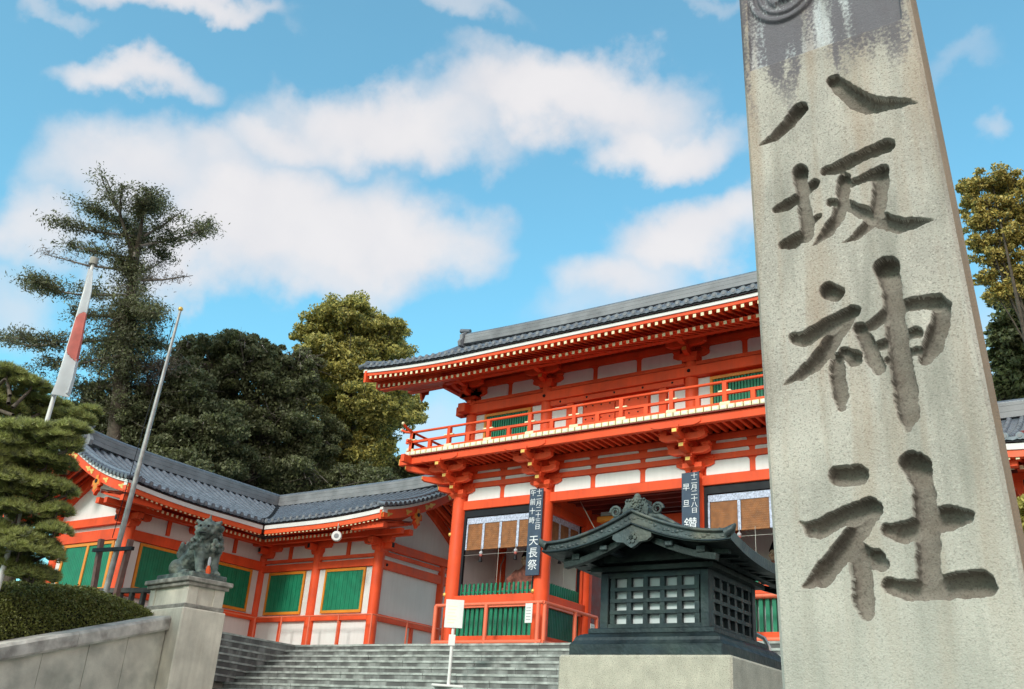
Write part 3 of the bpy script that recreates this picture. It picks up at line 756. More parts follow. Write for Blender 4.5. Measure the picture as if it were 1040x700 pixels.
def slat_fence(parent, F, u0, u1, v, z0, z1, sp, w, name, m='green_paint', pointed=False, back=None):
    b = MB(); n = max(2, int(round((u1-u0)/sp)))
    for k in range(n):
        u = u0+(u1-u0)*(k+.5)/n
        if pointed: b.fpoly(F, [(u-w/2, z0), (u+w/2, z0), (u+w/2, z1-.03), (u+w*.3, z1-.012), (u, z1), (u-w*.3, z1-.012), (u-w/2, z1-.03)], v-.02, v+.02, m)
        else: b.box(F, u-w/2, u+w/2, v-.03, v+.03, z0, z1, m)
    if pointed: b.box(F, u0, u1, v-.035, v-.02, z0+.08, z0+.12, m)
    if back: b.box(F, u0, u1, v-.14, v-.12, z0, z1, back)
    return b.build(name, parent)
def gate_bays():
    g = gate
    fl = MB()
    for (a, c) in ((CX[0], CX[1]), (CX[2], CX[3])):
        fl.cut(); fl.box(WF, a+.02, c-.02, 20.12, 21.95, 3.44, 3.54, 'maroon')
    fl.build('bay_floor', g)
    walls = MB()
    for (a, c) in ((CX[0], CX[1]), (CX[2], CX[3])):
        walls.cut(); walls.box(WF, a, c, 22.0, 22.06, Z0, 6.2, 'plaster')
    walls.cut(); walls.box(WF, CX[0]-.03, CX[0]+.03, 20.1, 22, 3.5, 6.1, 'plaster'); walls.cut(); walls.box(WF, CX[3]-.03, CX[3]+.03, 20.1, 22, 3.5, 6.1, 'plaster')
    for x in (CX[1], CX[2]):
        walls.cut(); walls.box(WF, x-.03, x+.03, 22.1, 24, Z0, 6.2, 'plaster')
    walls.build('inner_wall', g)
    # four openings with blinds: two to the front, two to the passage
    PL = Fr((CX[1], 0, 0), (0, 1, 0), (1, 0, 0)); PR = Fr((CX[2], 0, 0), (0, 1, 0), (-1, 0, 0))
    for F, a, c, nb in ((GF, CX[0]+.2, CX[1]-.2, 4), (GF, CX[2]+.2, CX[3]-.2, 3), (PL, 20.2, 21.8, 3), (PR, 20.2, 21.8, 3)):
        b = MB()
        b.box(F, a, a+.07, -.05, .03, 3.75, 5.998, 'black_iron'); b.box(F, c-.07, c, -.05, .03, 3.75, 5.998, 'black_iron'); b.box(F, a+.07, c-.07, -.05, .03, 5.81, 5.998, 'black_iron')
        b.tube([F.p(a, .0, 4.80), F.p(c, .0, 4.80)], .008, 'steel', 4)
        b.tube([F.p((a+c)/2, .0, 3.8), F.p((a+c)/2, .0, 5.0)], .006, 'steel', 4)
        b.build('opening_frame', g)
        blinds(g, F, a+.08, c-.08, -.04, 4.97, 5.63, nb)
        slat_fence(g, F, a, c, .0, 3.74, 4.06, .135 if F is GF else .11, .055, 'picket_row', pointed=True)
        b = MB(); b.box(F, a-.12, c+.12, -.12, .15, 3.52, 3.74, 'vermilion', .015); b.box(F, a-.1, c+.1, -.08, .1, Z0+.12, Z0+.26, 'vermilion'); b.box(F, a-.05, c+.05, -.10, .10, 3.44, 3.52, 'salmon_paint'); b.build('rail_beam', g)
        if F is GF: slat_fence(g, F, a, c, .0, Z0+.26, 3.44, .15, .085, 'slat_screen', back='paper_pane' if nb == 3 else 'plaster')
        else: slat_fence(g, F, a, c, .0, Z0+.26, 3.44, .078, .062, 'slat_screen', m='green_dark', back='green_dark')
    # fixed orange boards on the passage beyond the bays
    b = MB(); b.box(PL, 21.75, 22.4, .0, .1, Z0+.1, 5.75, 'vermilion'); b.cut(); b.box(PR, 21.75, 22.4, .0, .1, Z0+.1, 5.75, 'vermilion'); b.build('passage_board', g)
    b = MB()
    for F in (PL, PR): b.cut(); b.box(F, 20.1, 24, -.1, .12, 5.80+.2, 6.25, 'vermilion'); b.box(F, 20.2, 23.9, -.11, .11, 5.775, 5.99, 'vermilion')
    b.cut(); b.box(WF, CX[1], CX[2], 21.88, 22.12, 5.62, 5.95, 'vermilion'); b.build('passage_beam', g)
    b = MB(); b.box(WF, CX[0], CX[3], 20, 24, 6.245, 6.27, 'maroon')
    for k in range(9): b.box(WF, CX[1]+.2, CX[2]-.2, 20.3+.42*k, 20.38+.42*k, 6.16, 6.244, 'maroon')
    b.build('ceiling', g)
    b = MB(); b.box(WF, CX[1]+.2, CX[1]+.28, 21.95, 22.0+1.6, Z0+.1, 5.6, 'maroon'); b.cut(); b.box(WF, CX[2]-.28, CX[2]-.2, 21.95, 23.6, Z0+.1, 5.6, 'maroon'); b.build('door_leaf', g)
    b = MB(); b.tube([(-12.6, 20.7, 6.15), (-12.1, 20.9, 5.2)], .012, 'steel', 5); b.build('wire', g)
    b = MB(); b.box(WF, -12.4, -11.5, 21.2, 21.7, 5.72, 5.86, 'ochre_paint', .02); b.box(WF, -12.35, -11.3, 21.3, 21.65, 5.88, 6.0, 'paper_pane', .02); b.build('ceiling_board', g)
gate_bays()

# -------- hanging boards with lettering
def text_mesh(name, parent, body, size, P, right, up_, m, sx=1.):
    cu = bpy.data.curves.new(name, 'FONT'); cu.body = body; cu.size = size; cu.align_x = 'CENTER'; cu.align_y = 'CENTER'; cu.extrude = .002; cu.resolution_u = 4
    tmp = bpy.data.objects.new('tmp_text', cu); COL.objects.link(tmp)
    dg = bpy.context.evaluated_depsgraph_get(); dg.update()
    me = bpy.data.meshes.new_from_object(tmp.evaluated_get(dg)); COL.objects.unlink(tmp); bpy.data.objects.remove(tmp); bpy.data.curves.remove(cu)
    right = Vector(right); up_ = Vector(up_); nn = right.cross(up_); P = Vector(P)-ORG[parent.name]
    n = len(me.vertices)
    if n:
        c = np.empty(n*3); me.vertices.foreach_get('co', c); c = c.reshape(-1, 3)
        out = c[:, :1]*sx*np.array(right)+c[:, 1:2]*np.array(up_)+c[:, 2:3]*np.array(nn)+np.array(P)
        me.vertices.foreach_set('co', out.ravel())
    me.materials.clear(); me.materials.append(MATS[m]); me.name = name
    return link_mesh(name, me, parent)
def banner(x0, x1, z0, z1, colR, colL, big, label, zb, rs, ls, bs):
    Y = 19.72
    t = thing('hanging_board', ((x0+x1)/2, Y, z1), label, 'signboard', 'lettered boards hung on the front columns of the gate')
    F = Fr((0, Y, 0), (1, 0, 0), (0, -1, 0))
    b = MB(); b.box(F, x0, x1, -.02, .02, z0, z1, 'slate_board', .006); b.build('board', t)
    b = MB(); b.tube([F.p((x0+x1)/2, -.01, z1), F.p((x0+x1)/2, -.12, z1+.12)], .012, 'black_iron', 5); b.build('hook', t)
    w = x1-x0
    for body, cx, (zt, step, sz, sx) in ((colR, x0+w*.73, rs), (colL, x0+w*.27, ls), (big, x0+w*.5, bs)):
        for i, ch in enumerate(body):
            if ch == ' ': continue
            text_mesh('lettering', t, ch, sz, (cx, Y-.0235, zt-step*i), (1, 0, 0), (0, 0, 1), 'lettering', sx)
banner(-13.50, -13.10, 4.13, 6.30, '十二月二十三日', '午前十時', '天長祭', 'lettered slate board on the column between the left bay and the passage', 0,
       (6.21, .150, .145, 1.2), (6.19, .235, .175, 1.), (4.97, .30, .27, 1.05))
banner(-9.30, -8.87, 4.13, 6.28, '十二月二十八日', '早 旦', '鑽火式', 'lettered slate board right of the passage, its foot hidden by the bronze lantern', 0,
       (6.19, .135, .135, 1.25), (5.93, .19, .18, 1.), (5.05, .34, .33, 1.))

# -------- seated guardian figures in the bays
def remesh_blob(name, parent, parts, m, vox=.02, rough=0., mats=None):
    b = MB()
    for p in parts:
        if p[0] == 's': b.sphere(p[1], p[2], m, 8, p[3] if len(p) > 3 else (1, 1, 1))
        elif p[0] == 't': b.tube(p[1], p[2], m, 10)
    o = b.build(name, parent)
    r_ = o.modifiers.new('remesh', 'REMESH'); r_.mode = 'VOXEL'; r_.voxel_size = vox; r_.use_smooth_shade = True
    s_ = o.modifiers.new('smooth', 'SMOOTH'); s_.iterations = 3
    if rough:
        tx = bpy.data.textures.new(name+'_clouds', 'CLOUDS'); tx.noise_scale = .07
        d = o.modifiers.new('disp', 'DISPLACE'); d.texture = tx; d.strength = rough; d.mid_level = .5
    return o
def guardian(x, y, z, label):
    t = thing('guardian_statue', (x, y, z), label, 'statue', 'seated guardian figures in the side bays of the gate')
    P = Vector((x, y, z))
    def q(a, b_, c): return P+Vector((a, -b_, c))
    remesh_blob('body', t, [('s', q(0, 0, .35), .34, (1, .8, .9)), ('s', q(0, .05, .62), .25, (1.05, .8, 1.1)), ('t', [q(-.2, .05, .75), q(-.4, .15, .5), q(-.25, .34, .38)], [.12, .13, .07]), ('t', [q(.2, .05, .75), q(.4, .15, .5), q(.25, .34, .38)], [.12, .13, .07]),
                            ('t', [q(-.1, .1, .25), q(-.5, .3, .15), q(-.25, .45, .1)], [.2, .17, .1]), ('t', [q(.1, .1, .25), q(.5, .3, .15), q(.25, .45, .1)], [.2, .17, .1]), ('t', [q(0, .03, .8), q(0, .05, .95)], .08)], 'robe', .035)
    b = MB(); b.sphere(q(0, .07, 1.03), .125, 'face_paint', 8, (.9, 1, 1.15)); b.tube([q(0, .19, 1.05), q(0, .22, 1.0)], [.015, .025], 'face_paint', 6)
    for s_ in (-1, 1): b.sphere(q(s_*.045, .175, 1.06), .016, 'black_iron', 4); b.sphere(q(s_*.12, .06, 1.03), .03, 'face_paint', 4)
    b.tube([q(0, .07, .93), q(0, .12, .72)], [.05, .015], 'cloth_white', 6); b.build('head', t)
    b = MB(); b.tube([q(0, .05, 1.12), q(0, .03, 1.22), q(0, .0, 1.36)], [.13, .1, .05], 'black_iron', 8); b.build('court_hat', t)
    b = MB(); b.box(WF, x-.55, x+.55, y-.5, y+.3, z-.01, z+.08, 'black_iron', .01); b.build('plinth', t)
    b = MB(); b.tube([q(.45, .3, .1), q(.55, .2, 1.2)], .015, 'black_iron', 5)
    b.build('staff', t); b = MB(); pts = [q(-.52, .25, 1.2), q(-.62, .3, .9), q(-.6, .32, .6), q(-.62, .3, .3), q(-.52, .25, .05)]; b.tube(pts, .016, 'brown_wood', 5); b.build('bow', t)
guardian(-14.35, 21.0, 3.74, 'pale-faced seated guardian figure in brown robes behind the left bay railing')
guardian(-7.7, 21.2, 3.56, 'dark seated guardian figure in the bay right of the passage, just beside the stone pillar')
# offering flowers and paper in front of right figure are not distinguishable

# ------------------------------------------------------------------ salmon safety railings
def safety_rail(label, pts, z0, z1, r=.028, sp=None, m='salmon_paint', bottom=True, posts=None, group='low painted safety railings at the top of the steps', name='safety_railing', ext=0.):
    t = thing(name, (pts[0][0], pts[0][1], Z0), label, 'railing', group)
    V = [Vector((p[0], p[1], 0)) for p in pts]
    b = MB(); b.tube([v+Vector((0, 0, z1)) for v in V], r, m, 8) if len(V) == 2 else [b.tube([V[i]+Vector((0, 0, z1)), V[i+1]+Vector((0, 0, z1))], r, m, 8) for i in range(len(V)-1)]
    b.build('top_rail', t)
    if bottom:
        b = MB(); [b.tube([V[i]+Vector((0, 0, z0+r)), V[i+1]+Vector((0, 0, z0+r))], r*1.1, m, 8) for i in range(len(V)-1)]; b.build('bottom_rail', t)
    for p in (posts or [(v.x, v.y) for v in V]):
        b = MB(); b.tube([(p[0], p[1], Z0-.0+.002), (p[0], p[1], z1)], r*1.15, m, 8); b.build('post', t)
    return t
safety_rail('salmon pipe railing in front of the left bay, wrapping its corner into the passage', [(-15.97, 19.4), (-12.72, 19.4), (-12.72, 21.9)], Z0+.0, 3.43, r=.045, posts=[(-15.97, 19.4), (-14.38, 19.4), (-12.86, 19.4), (-12.72, 19.47), (-12.72, 20.85), (-12.72, 21.9)])
safety_rail('salmon pipe railing in front of the right bay, seen between bronze lantern and stone pillar', [(-9.55, 21.9), (-9.55, 19.4), (-7.58, 19.4), (-6.3, 19.4)], Z0, 3.40, r=.045, posts=[(-9.55, 21.9), (-9.55, 19.4), (-7.58, 19.4), (-6.3, 19.4)])
safety_rail('thin red-orange handrail running round the foot of the white corner hall', [(-24.3, 17.2), (-24.3, 20.75), (-19.4, 20.75), (-19.4, 24.0)], Z0, 3.50, r=.022, m='salmon_paint', bottom=False,
            posts=[(-24.3, 17.2), (-24.3, 19), (-24.3, 20.75), (-23.1, 20.75), (-21.9, 20.75), (-20.7, 20.75), (-19.4, 20.75), (-19.4, 22.3), (-19.4, 24)])
def notice(x, y, z, w, h, label, F):
    o = MB(); o.box(F, x-w/2, x+w/2, y, y+.008, z, z+h, 'white_paint'); 
    for k in range(5): o.box(F, x-w*.35, x+w*.3, y+.008, y+.0085, z+h*(.15+.15*k), z+h*(.18+.15*k), 'tile_pale')
    ob = o.build('paper_notice'); tag(ob, label, 'notice', 'white paper notices tied to the railing')
notice(-13.08, .66, 2.95, .2, .45, 'small white paper notice on the railing below the left lettered board', GF)
notice(21.6, -.40, 2.95, .2, .28, 'small white paper notice on the railing inside the passage, beside the lantern', Fr((-12.26, 0, 0), (0, 1, 0), (1, 0, 0)))

# ------------------------------------------------------------------ corner hall (left) and its twin right of the gate
def hall_bay(g, F, a, c, thickbeam=False, window=True, dz=0.):
    """wall bay between columns at u=a and u=c"""
    b = MB(); b.box(F, a, c, -.08, 0, Z0, 6.3, 'plaster'); b.build('wall', g)
    a1, c1 = a+.15, c-.15; z = dz
    b = MB()
    if thickbeam: b.box(F, a, c, 0, .11, 4.99+z, 5.28+z, 'vermilion', .01)
    else:
        b.box(F, a, c, 0, .11, 4.99+z, 5.21+z, 'vermilion', .01); b.box(F, a, c, 0, .08, 5.27+z, 5.37+z, 'vermilion')
    b.box(F, a, c, 0, .10, 5.78+z, 5.92+z, 'vermilion')
    m = (a+c)/2; b.box(F, m-.06, m+.06, 0, .06, 5.37+z-.02, 5.8+z, 'vermilion')
    b.cut(); b.box(F, m-.055, m+.055, 0, .05, Z0, 3.42+z, 'vermilion'); b.box(F, a, c, 0, .10, 3.43+z, 3.6+z, 'vermilion', .008)
    b.build('wall_beams', g)
    if window:
        w0, w1 = a1+.27, c1-.27
        wn = MB(); z0_, z1_ = 3.63+z, 4.98+z
        wn.box(F, w0+.02, w1-.02, 0, .07, z1_-.09, z1_-.01, 'ochre_paint'); wn.box(F, w0+.02, w1-.02, 0, .07, z0_+.02, z0_+.1, 'ochre_paint')
        wn.box(F, w0+.02, w0+.09, 0, .069, z0_+.1, z1_-.09, 'ochre_paint'); wn.box(F, w1-.09, w1-.02, 0, .069, z0_+.1, z1_-.09, 'ochre_paint')
        wo = wn.build('window', g)
        gr = MB(); gr.box(F, w0+.09, w1-.09, 0, .02, z0_+.1, z1_-.09, 'green_dark')
        nn = int((w1-w0-.18)/.09)
        for k in range(nn):
            u = w0+.09+(w1-w0-.18)*(k+.5)/nn; gr.box(F, u-.042, u+.042, .02, .045+.004*(k % 2), z0_+.1, z1_-.09, 'green_paint')
        gr.build('shutter', wo)
        for s0, s1 in ((a1+.02, w0), (w1, c1-.02)):
            t = MB(); t.box(F, s0, s1, 0, .03, 3.61+z, 4.98+z, 'white_paint'); t.build('white_jamb', g)
def hall_column(g, x, y, fr=None):
    b = MB(); b.tube([(x, y, Z0+.001), (x, y, 5.55)], .165, 'vermilion', 18)
    b.build('column', g)
def hall_bracket(g, F, u, z=5.45):
    b = MB()
    prof = [(-.16, 0), (.16, 0), (.22, .10), (.22, .2), (.5, .2), (.55, .28), (.55, .38), (-.55, .38), (-.55, .28), (-.5, .2), (-.22, .2), (-.22, .10)]
    b.fpoly(F, [(u+a, z+c) for a, c in prof], -.02, .17, 'vermilion')
    b.box(F, u-.07, u+.07, .17, .5, z+.1, z+.3, 'vermilion', .02); b.box(F, u-.05, u+.05, .5, .512, z+.13, z+.27, 'black_iron')
    b.build('bracket', g)
def gable_end(g, F, uc, half, v, zc_top, ze, zr, wall_v, z_eave_pend):
    """F.u across the gable, F.n outward; half = half span incl. overhang; verge at v; wall at wall_v"""
    def prof(s_, t, dz): # s_: side -1/1, t 0 eave..1 ridge
        return ze+(zr-ze)*(.62*t+.38*t*t)+dz+.12*(1-t)**2
    bf = MB()
    for s_ in (-1, 1):
        for k in range(16):
            t0, t1 = k/16, (k+1)/16
            for (za, zb, va, vb, m) in ((-.16, -.085, -.10, .02, 'eave_white'), (-.43, -.16, -.09, -.02, 'vermilion')):
                vs = [F.p(uc+s_*half*(1-t), v+vv, prof(s_, t, zz)) for t in (t0, t1) for (vv, zz) in ((va, za), (vb, za), (vb, zb), (va, zb))]
                bf.add(vs, [(0, 1, 5, 4), (1, 2, 6, 5), (2, 3, 7, 6), (3, 0, 4, 7), (3, 2, 1, 0), (4, 5, 6, 7)], m)
            # gilt scrolls on the board
            if k in (0, 1, 5, 9, 10, 14, 15):
                tm = (t0+t1)/2; c = F.p(uc+s_*half*(1-tm), v-.02, prof(s_, tm, -.295)); r_ = .075
                ang0 = math.atan2(prof(s_, t1, 0)-prof(s_, t0, 0), -s_*half/16)
                pts = []
                for q in range(12):
                    th = 2*math.pi*q/12; rr = r_*(1+.45*math.cos(3*th)); x = rr*1.6*math.cos(th); y = rr*.8*math.sin(th)
                    pts.append(c+F.u*(x*math.cos(ang0)-y*math.sin(ang0))+Vector((0, 0, x*math.sin(ang0)+y*math.cos(ang0))))
                bf.poly(pts, F.n*.012, 'gold')
    bo = bf.build('bargeboard', g)
    for (u, z) in ((uc, zr-.45), (uc-half*.53, ze+(zr-ze)*.36-.28), (uc+half*.53, ze+(zr-ze)*.36-.28)):
        p = MB()
        P0 = [(-.08, .12), (-.11, -.06), (-.24, -.12), (-.26, -.3), (-.12, -.33), (-.17, -.46), (-.06, -.52), (0, -.62), (.06, -.52), (.17, -.46), (.12, -.33), (.26, -.3), (.24, -.12), (.11, -.06), (.08, .12)]
        p.fpoly(F, [(u+a*.8, z+c*.85) for a, c in P0], v-.10, v-.0, 'vermilion'); p.fpoly(F, [(u+a*.6, z+c*.65-.03) for a, c in P0], v-.0, v+.012, 'ochre_paint')
        p.tube([F.p(u, v, z-.12), F.p(u, v+.03, z-.12)], .06, 'black_iron', 8); p.build('gable_pendant', bo)
    gw = MB()
    hw = half-1.45
    pts = [F.p(uc-hw, wall_v-.05, 5.3), F.p(uc+hw, wall_v-.05, 5.3)]+[F.p(uc+hw*(1-k/8), wall_v-.05, ze-.10+(zr-ze)*(.42+.58*(.62*k/8+.38*(k/8)**2))-.15) for k in range(9)]+[F.p(uc-hw*(k/8), wall_v-.05, ze-.25+(zr-ze)*(.42+.58*(.62*(1-k/8)+.38*(1-k/8)**2))) for k in range(1, 9)]
    gw.poly([p+F.n*.053 for p in pts], F.n*.03, 'plaster'); gw.build('gable_wall', g)
    st = MB()
    for s_ in (-1, 1):
        P = [F.p(uc+s_*hw*(1.05-k/6*.95), wall_v+.09, 6.0+1.15*(k/6)**.8) for k in range(7)]
        for k in range(6): st.beam(P[k], P[k+1], .14, .26, 'vermilion')
        st.beam(F.p(uc+s_*(half-.25), wall_v+.45, 5.95), F.p(uc+s_*.1, wall_v+.45, zr-.55), .1, .12, 'vermilion')
        for q in range(3):
            st.beam(F.p(uc+s_*(half-.2), wall_v+.2+.25*q, 5.93), F.p(uc+s_*.06, wall_v+.2+.25*q, zr-.45), .07, .09, 'vermilion')
    st.beam(F.p(uc-hw, wall_v+.12, 5.62), F.p(uc+hw, wall_v+.12, 5.62), .14, .24, 'vermilion')
    st.build('gable_beams', g)
    so_ = MB()
    for s_ in (-1, 1): so_.add([F.p(uc+s_*(half-.1), v-.08, ze-.08), F.p(uc, v-.08, zr-.16), F.p(uc, wall_v-.1, zr-.16), F.p(uc+s_*(half-.1), wall_v-.1, ze-.08)], [(0, 1, 2, 3)], 'maroon')
    so_.build('gable_soffit', g)
    pu = MB()
    for (u, z) in ((uc, zr-.52), (uc-half+.3, 5.86), (uc+half-.3, 5.86), (uc-hw, 5.88), (uc+hw, 5.88)):
        pu.cut(); pu.box(F, u-.08, u+.08, wall_v, v-.1, z-.08, z+.08, 'vermilion')
    pu.build('gable_purlins', g)

def eave_strip(g, F, u0, u1, v, z, up):
    b = MB(); n = 20
    for k in range(n):
        a, c = u0+(u1-u0)*k/n, u0+(u1-u0)*(k+1)/n; za, zc = up(a), up(c)
        for (v0, v1, z0_, z1_, m) in ((v-.2, v-.03, z-.075, z+.045, 'eave_white'), (v-.22, v-.06, z-.215, z-.076, 'vermilion_end')):
            vs = [F.p(u, vv, zz+dz) for (u, dz) in ((a, za), (c, zc)) for (vv, zz) in ((v0, z0_), (v1, z0_), (v1, z1_), (v0, z1_))]
            b.add(vs, [(0, 1, 5, 4), (1, 2, 6, 5), (2, 3, 7, 6), (3, 0, 4, 7), (3, 2, 1, 0), (4, 5, 6, 7)], m)
    b.build('eave_board', g)

OV = 1.55; ZE, ZR = 6.24, 7.78
hall = thing('corner_hall', (-25, 21.3, Z0), 'low L-shaped vermilion and white hall with green shutters, left of the gate', 'building', 'tile-roofed wing halls flanking the gate')
def hall_left():
    global EV_UP
    g = hall
    FB = Fr((0, 21.3, 0), (1, 0, 0), (0, -1, 0)); FA = Fr((-25.0, 0, 0), (0, 1, 0), (1, 0, 0))
    XE, YE = -25+OV, 21.3-OV
    half = 1.75+OV
    YA, XB = 14.85, -18.55      # verges
    def upB(u): return .16*max(0, (u+21.5)/2.95)**2 if u > -21.5 else 0.
    def upA(u): return .16*max(0, (17.8-u)/2.95)**2 if u < 17.8 else 0.
    span = half
    # slopes facing the court
    fB = slope_fn(FB, OV, OV-span, ZE, ZR, .38, upB); fA = slope_fn(FA, OV, OV-span, ZE, ZR, .38, upA)
    tile_slope('tile_roof', g, FB, fB, XE-span, XB, lambda u: min(1, max(0, (XE-u)/span)), verge=(False, True))
    tile_slope('tile_roof', g, FA, fA, YA, YE+span, lambda u: min(1, max(0, (u-YE)/span)), verge=(True, False))
    # back slopes
    FBb = Fr((0, 24.8, 0), (1, 0, 0), (0, 1, 0)); FAb = Fr((-28.5, 0, 0), (0, 1, 0), (-1, 0, 0))
    fBb = slope_fn(FBb, OV, OV-span, ZE, ZR, .38, upB); fAb = slope_fn(FAb, OV, OV-span, ZE, ZR, .38, upA)
    tile_slope('tile_roof', g, FBb, fBb, -28.5-OV, XB, lambda u: min(1, max(0, (-26.75-u)/span)), verge=(False, True))
    tile_slope('tile_roof', g, FAb, fAb, YA, 24.8+OV, lambda u: min(1, max(0, (u-23.05)/span)), verge=(True, False))
    # valley gutter
    b = MB(); pts = [Vector((XE-span*k/10, YE+span*k/10, ZE+(ZR-ZE)*(.62*k/10+.38*(k/10)**2)+.03)) for k in range(11)]; b.tube(pts, .09, 'black_iron', 6); b.build('valley_gutter', g)
    def crv(k): return .13*abs(k)**3
    ridge('ridge', g, [(-26.75, YA+.45+(23.05-YA-.45)*k/12, ZR-.03+crv(max(0, 1-k/5))) for k in range(13)], h=.36, ends=(True, False))
    ridge('ridge', g, [(-26.75+(XB-.35+26.75)*k/12, 23.05, ZR-.032+crv(max(0, (k-7)/5))) for k in range(13)], h=.36, ends=(False, True))
    eave_strip(g, FB, XE, XB+.02, OV, ZE-.165, upB); eave_strip(g, FA, YA, YE, OV, ZE-.165, upA)
    EV_UP = upB
    rafters('flying_rafters', g, FB, XE+.05, XB-.25, .165, OV-.1, 5.86, .35, 6.10, .07, .08)
    rafters('base_rafters', g, FB, XE-.35, XB-.25, .165, OV-.48, 5.77, -.02, 6.14, .07, .085, tmin=None)
    EV_UP = upA
    rafters('flying_rafters', g, FA, YA+.25, YE-.05, .165, OV-.1, 5.86, .35, 6.10, .07, .08)
    rafters('base_rafters', g, FA, YA+.25, YE+.35, .165, OV-.48, 5.77, -.02, 6.14, .07, .085)
    EV_UP = None
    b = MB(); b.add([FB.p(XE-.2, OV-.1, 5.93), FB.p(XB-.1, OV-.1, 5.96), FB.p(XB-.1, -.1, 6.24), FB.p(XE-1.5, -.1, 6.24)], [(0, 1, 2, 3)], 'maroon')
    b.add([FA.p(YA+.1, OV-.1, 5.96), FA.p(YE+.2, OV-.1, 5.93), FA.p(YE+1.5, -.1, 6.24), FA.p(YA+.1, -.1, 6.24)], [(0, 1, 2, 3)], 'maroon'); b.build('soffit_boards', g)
    b = MB(); b.box(FB, -25, XB-.1, .42, .56, 5.78, 5.93, 'vermilion'); b.box(FA, YA+.1, 21.3, .42, .56, 5.781, 5.931, 'vermilion'); b.build('eave_purlin', g)
    # columns
    for (x, y) in ((-28.5, 16.2), (-25, 16.2), (-25, 18.75), (-25, 21.3), (-22.45, 21.3), (-19.9, 21.3), (-19.9, 24.8), (-28.5, 24.8)): hall_column(g, x, y)
    hall_bay(g, FB, -25, -22.45); hall_bay(g, FB, -22.45, -19.9)
    hall_bay(g, FA, 16.2, 18.75, True, dz=.06); hall_bay(g, FA, 18.75, 21.3, True, dz=.06)
    for u in (-22.45, -19.9): hall_bracket(g, FB, u)
    hall_bracket(g, FB, -24.7)
    for u in (16.2, 18.75): hall_bracket(g, FA, u)
    # front gable wall of the near arm (two shutters with an ochre post between)
    FG = Fr((0, 16.2, 0), (1, 0, 0), (0, -1, 0))
    b = MB(); b.box(FG, -28.5, -25, -.08, 0, Z0, 6.3, 'plaster'); b.build('wall', g)
    b = MB(); b.box(FG, -28.5, -25, 0, .11, 5.05, 5.38, 'vermilion', .01); b.box(FG, -28.9, -28.5, -.05, .12, 5.08, 5.34, 'vermilion', .01)
    b.cut(); b.box(FG, -28.5, -25, 0, .1, 3.43, 3.6, 'vermilion'); b.cut(); b.sphere(FG.p(-28.7, .12, 5.2), .05, 'black_iron', 5); b.build('wall_beams', g)
    w0, w1 = -28.05, -25.5
    wn = MB(); wn.box(FG, w0, w1, 0, .07, 4.95, 5.04, 'ochre_paint'); wn.box(FG, w0, w1, 0, .07, 3.61, 3.7, 'ochre_paint')
    for u in (w0, (w0+w1)/2-.06, w1-.1): wn.box(FG, u, u+.11, 0, .069, 3.7, 4.95, 'ochre_paint')
    wo = wn.build('window', g); gr = MB(); gr.box(FG, w0+.1, w1-.1, 0, .03, 3.7, 4.95, 'green_paint'); 
    for k in range(26): u = w0+.12+(w1-w0-.24)*(k+.5)/26; gr.box(FG, u-.04, u+.04, .03, .04, 3.7, 4.95, 'green_paint')
    gr.build('shutter', wo)
    for s0, s1 in ((-28.32, w0), (w1, -25.18)):
        t = MB(); t.box(FG, s0, s1, 0, .03, 3.61, 5.04, 'white_paint'); t.build('white_jamb', g)
    hall_bracket(g, FG, -25, 5.38); hall_bracket(g, FG, -28.5, 5.38)
    gable_end(g, FG, -26.75, half, 1.35, 0, ZE+.02, ZR+.02, 0., 0)
    # gable end of the far arm, towards the gate
    FH = Fr((-19.9, 0, 0), (0, 1, 0), (1, 0, 0))
    b = MB(); b.box(FH, 21.3, 24.8, -.08, 0, Z0, 6.3, 'plaster'); b.build('wall', g)
    b = MB(); b.box(FH, 21.3, 24.8, 0, .11, 4.93, 5.2, 'vermilion', .01); b.box(FH, 21.3, 24.8, 0, .09, 5.33, 5.45, 'vermilion'); b.cut(); b.box(FH, 21.3, 24.8, 0, .1, 3.42, 3.62, 'vermilion', .01)
    b.box(FH, 23.0, 23.12, 0, .06, Z0, 3.43, 'vermilion'); b.sphere(FH.p(21.55, .11, 5.06), .045, 'black_iron', 5); b.build('wall_beams', g)
    b = MB(); b.tube([(-19.9, 24.25, Z0), (-19.9, 24.25, 5.6)], .14, 'vermilion', 14); b.build('column', g)
    gable_end(g, FH, 23.05, half, 1.35, 0, ZE+.02, ZR+.02, 0., 0)
    hall_bracket(g, FH, 21.3, 5.38)
hall_left()
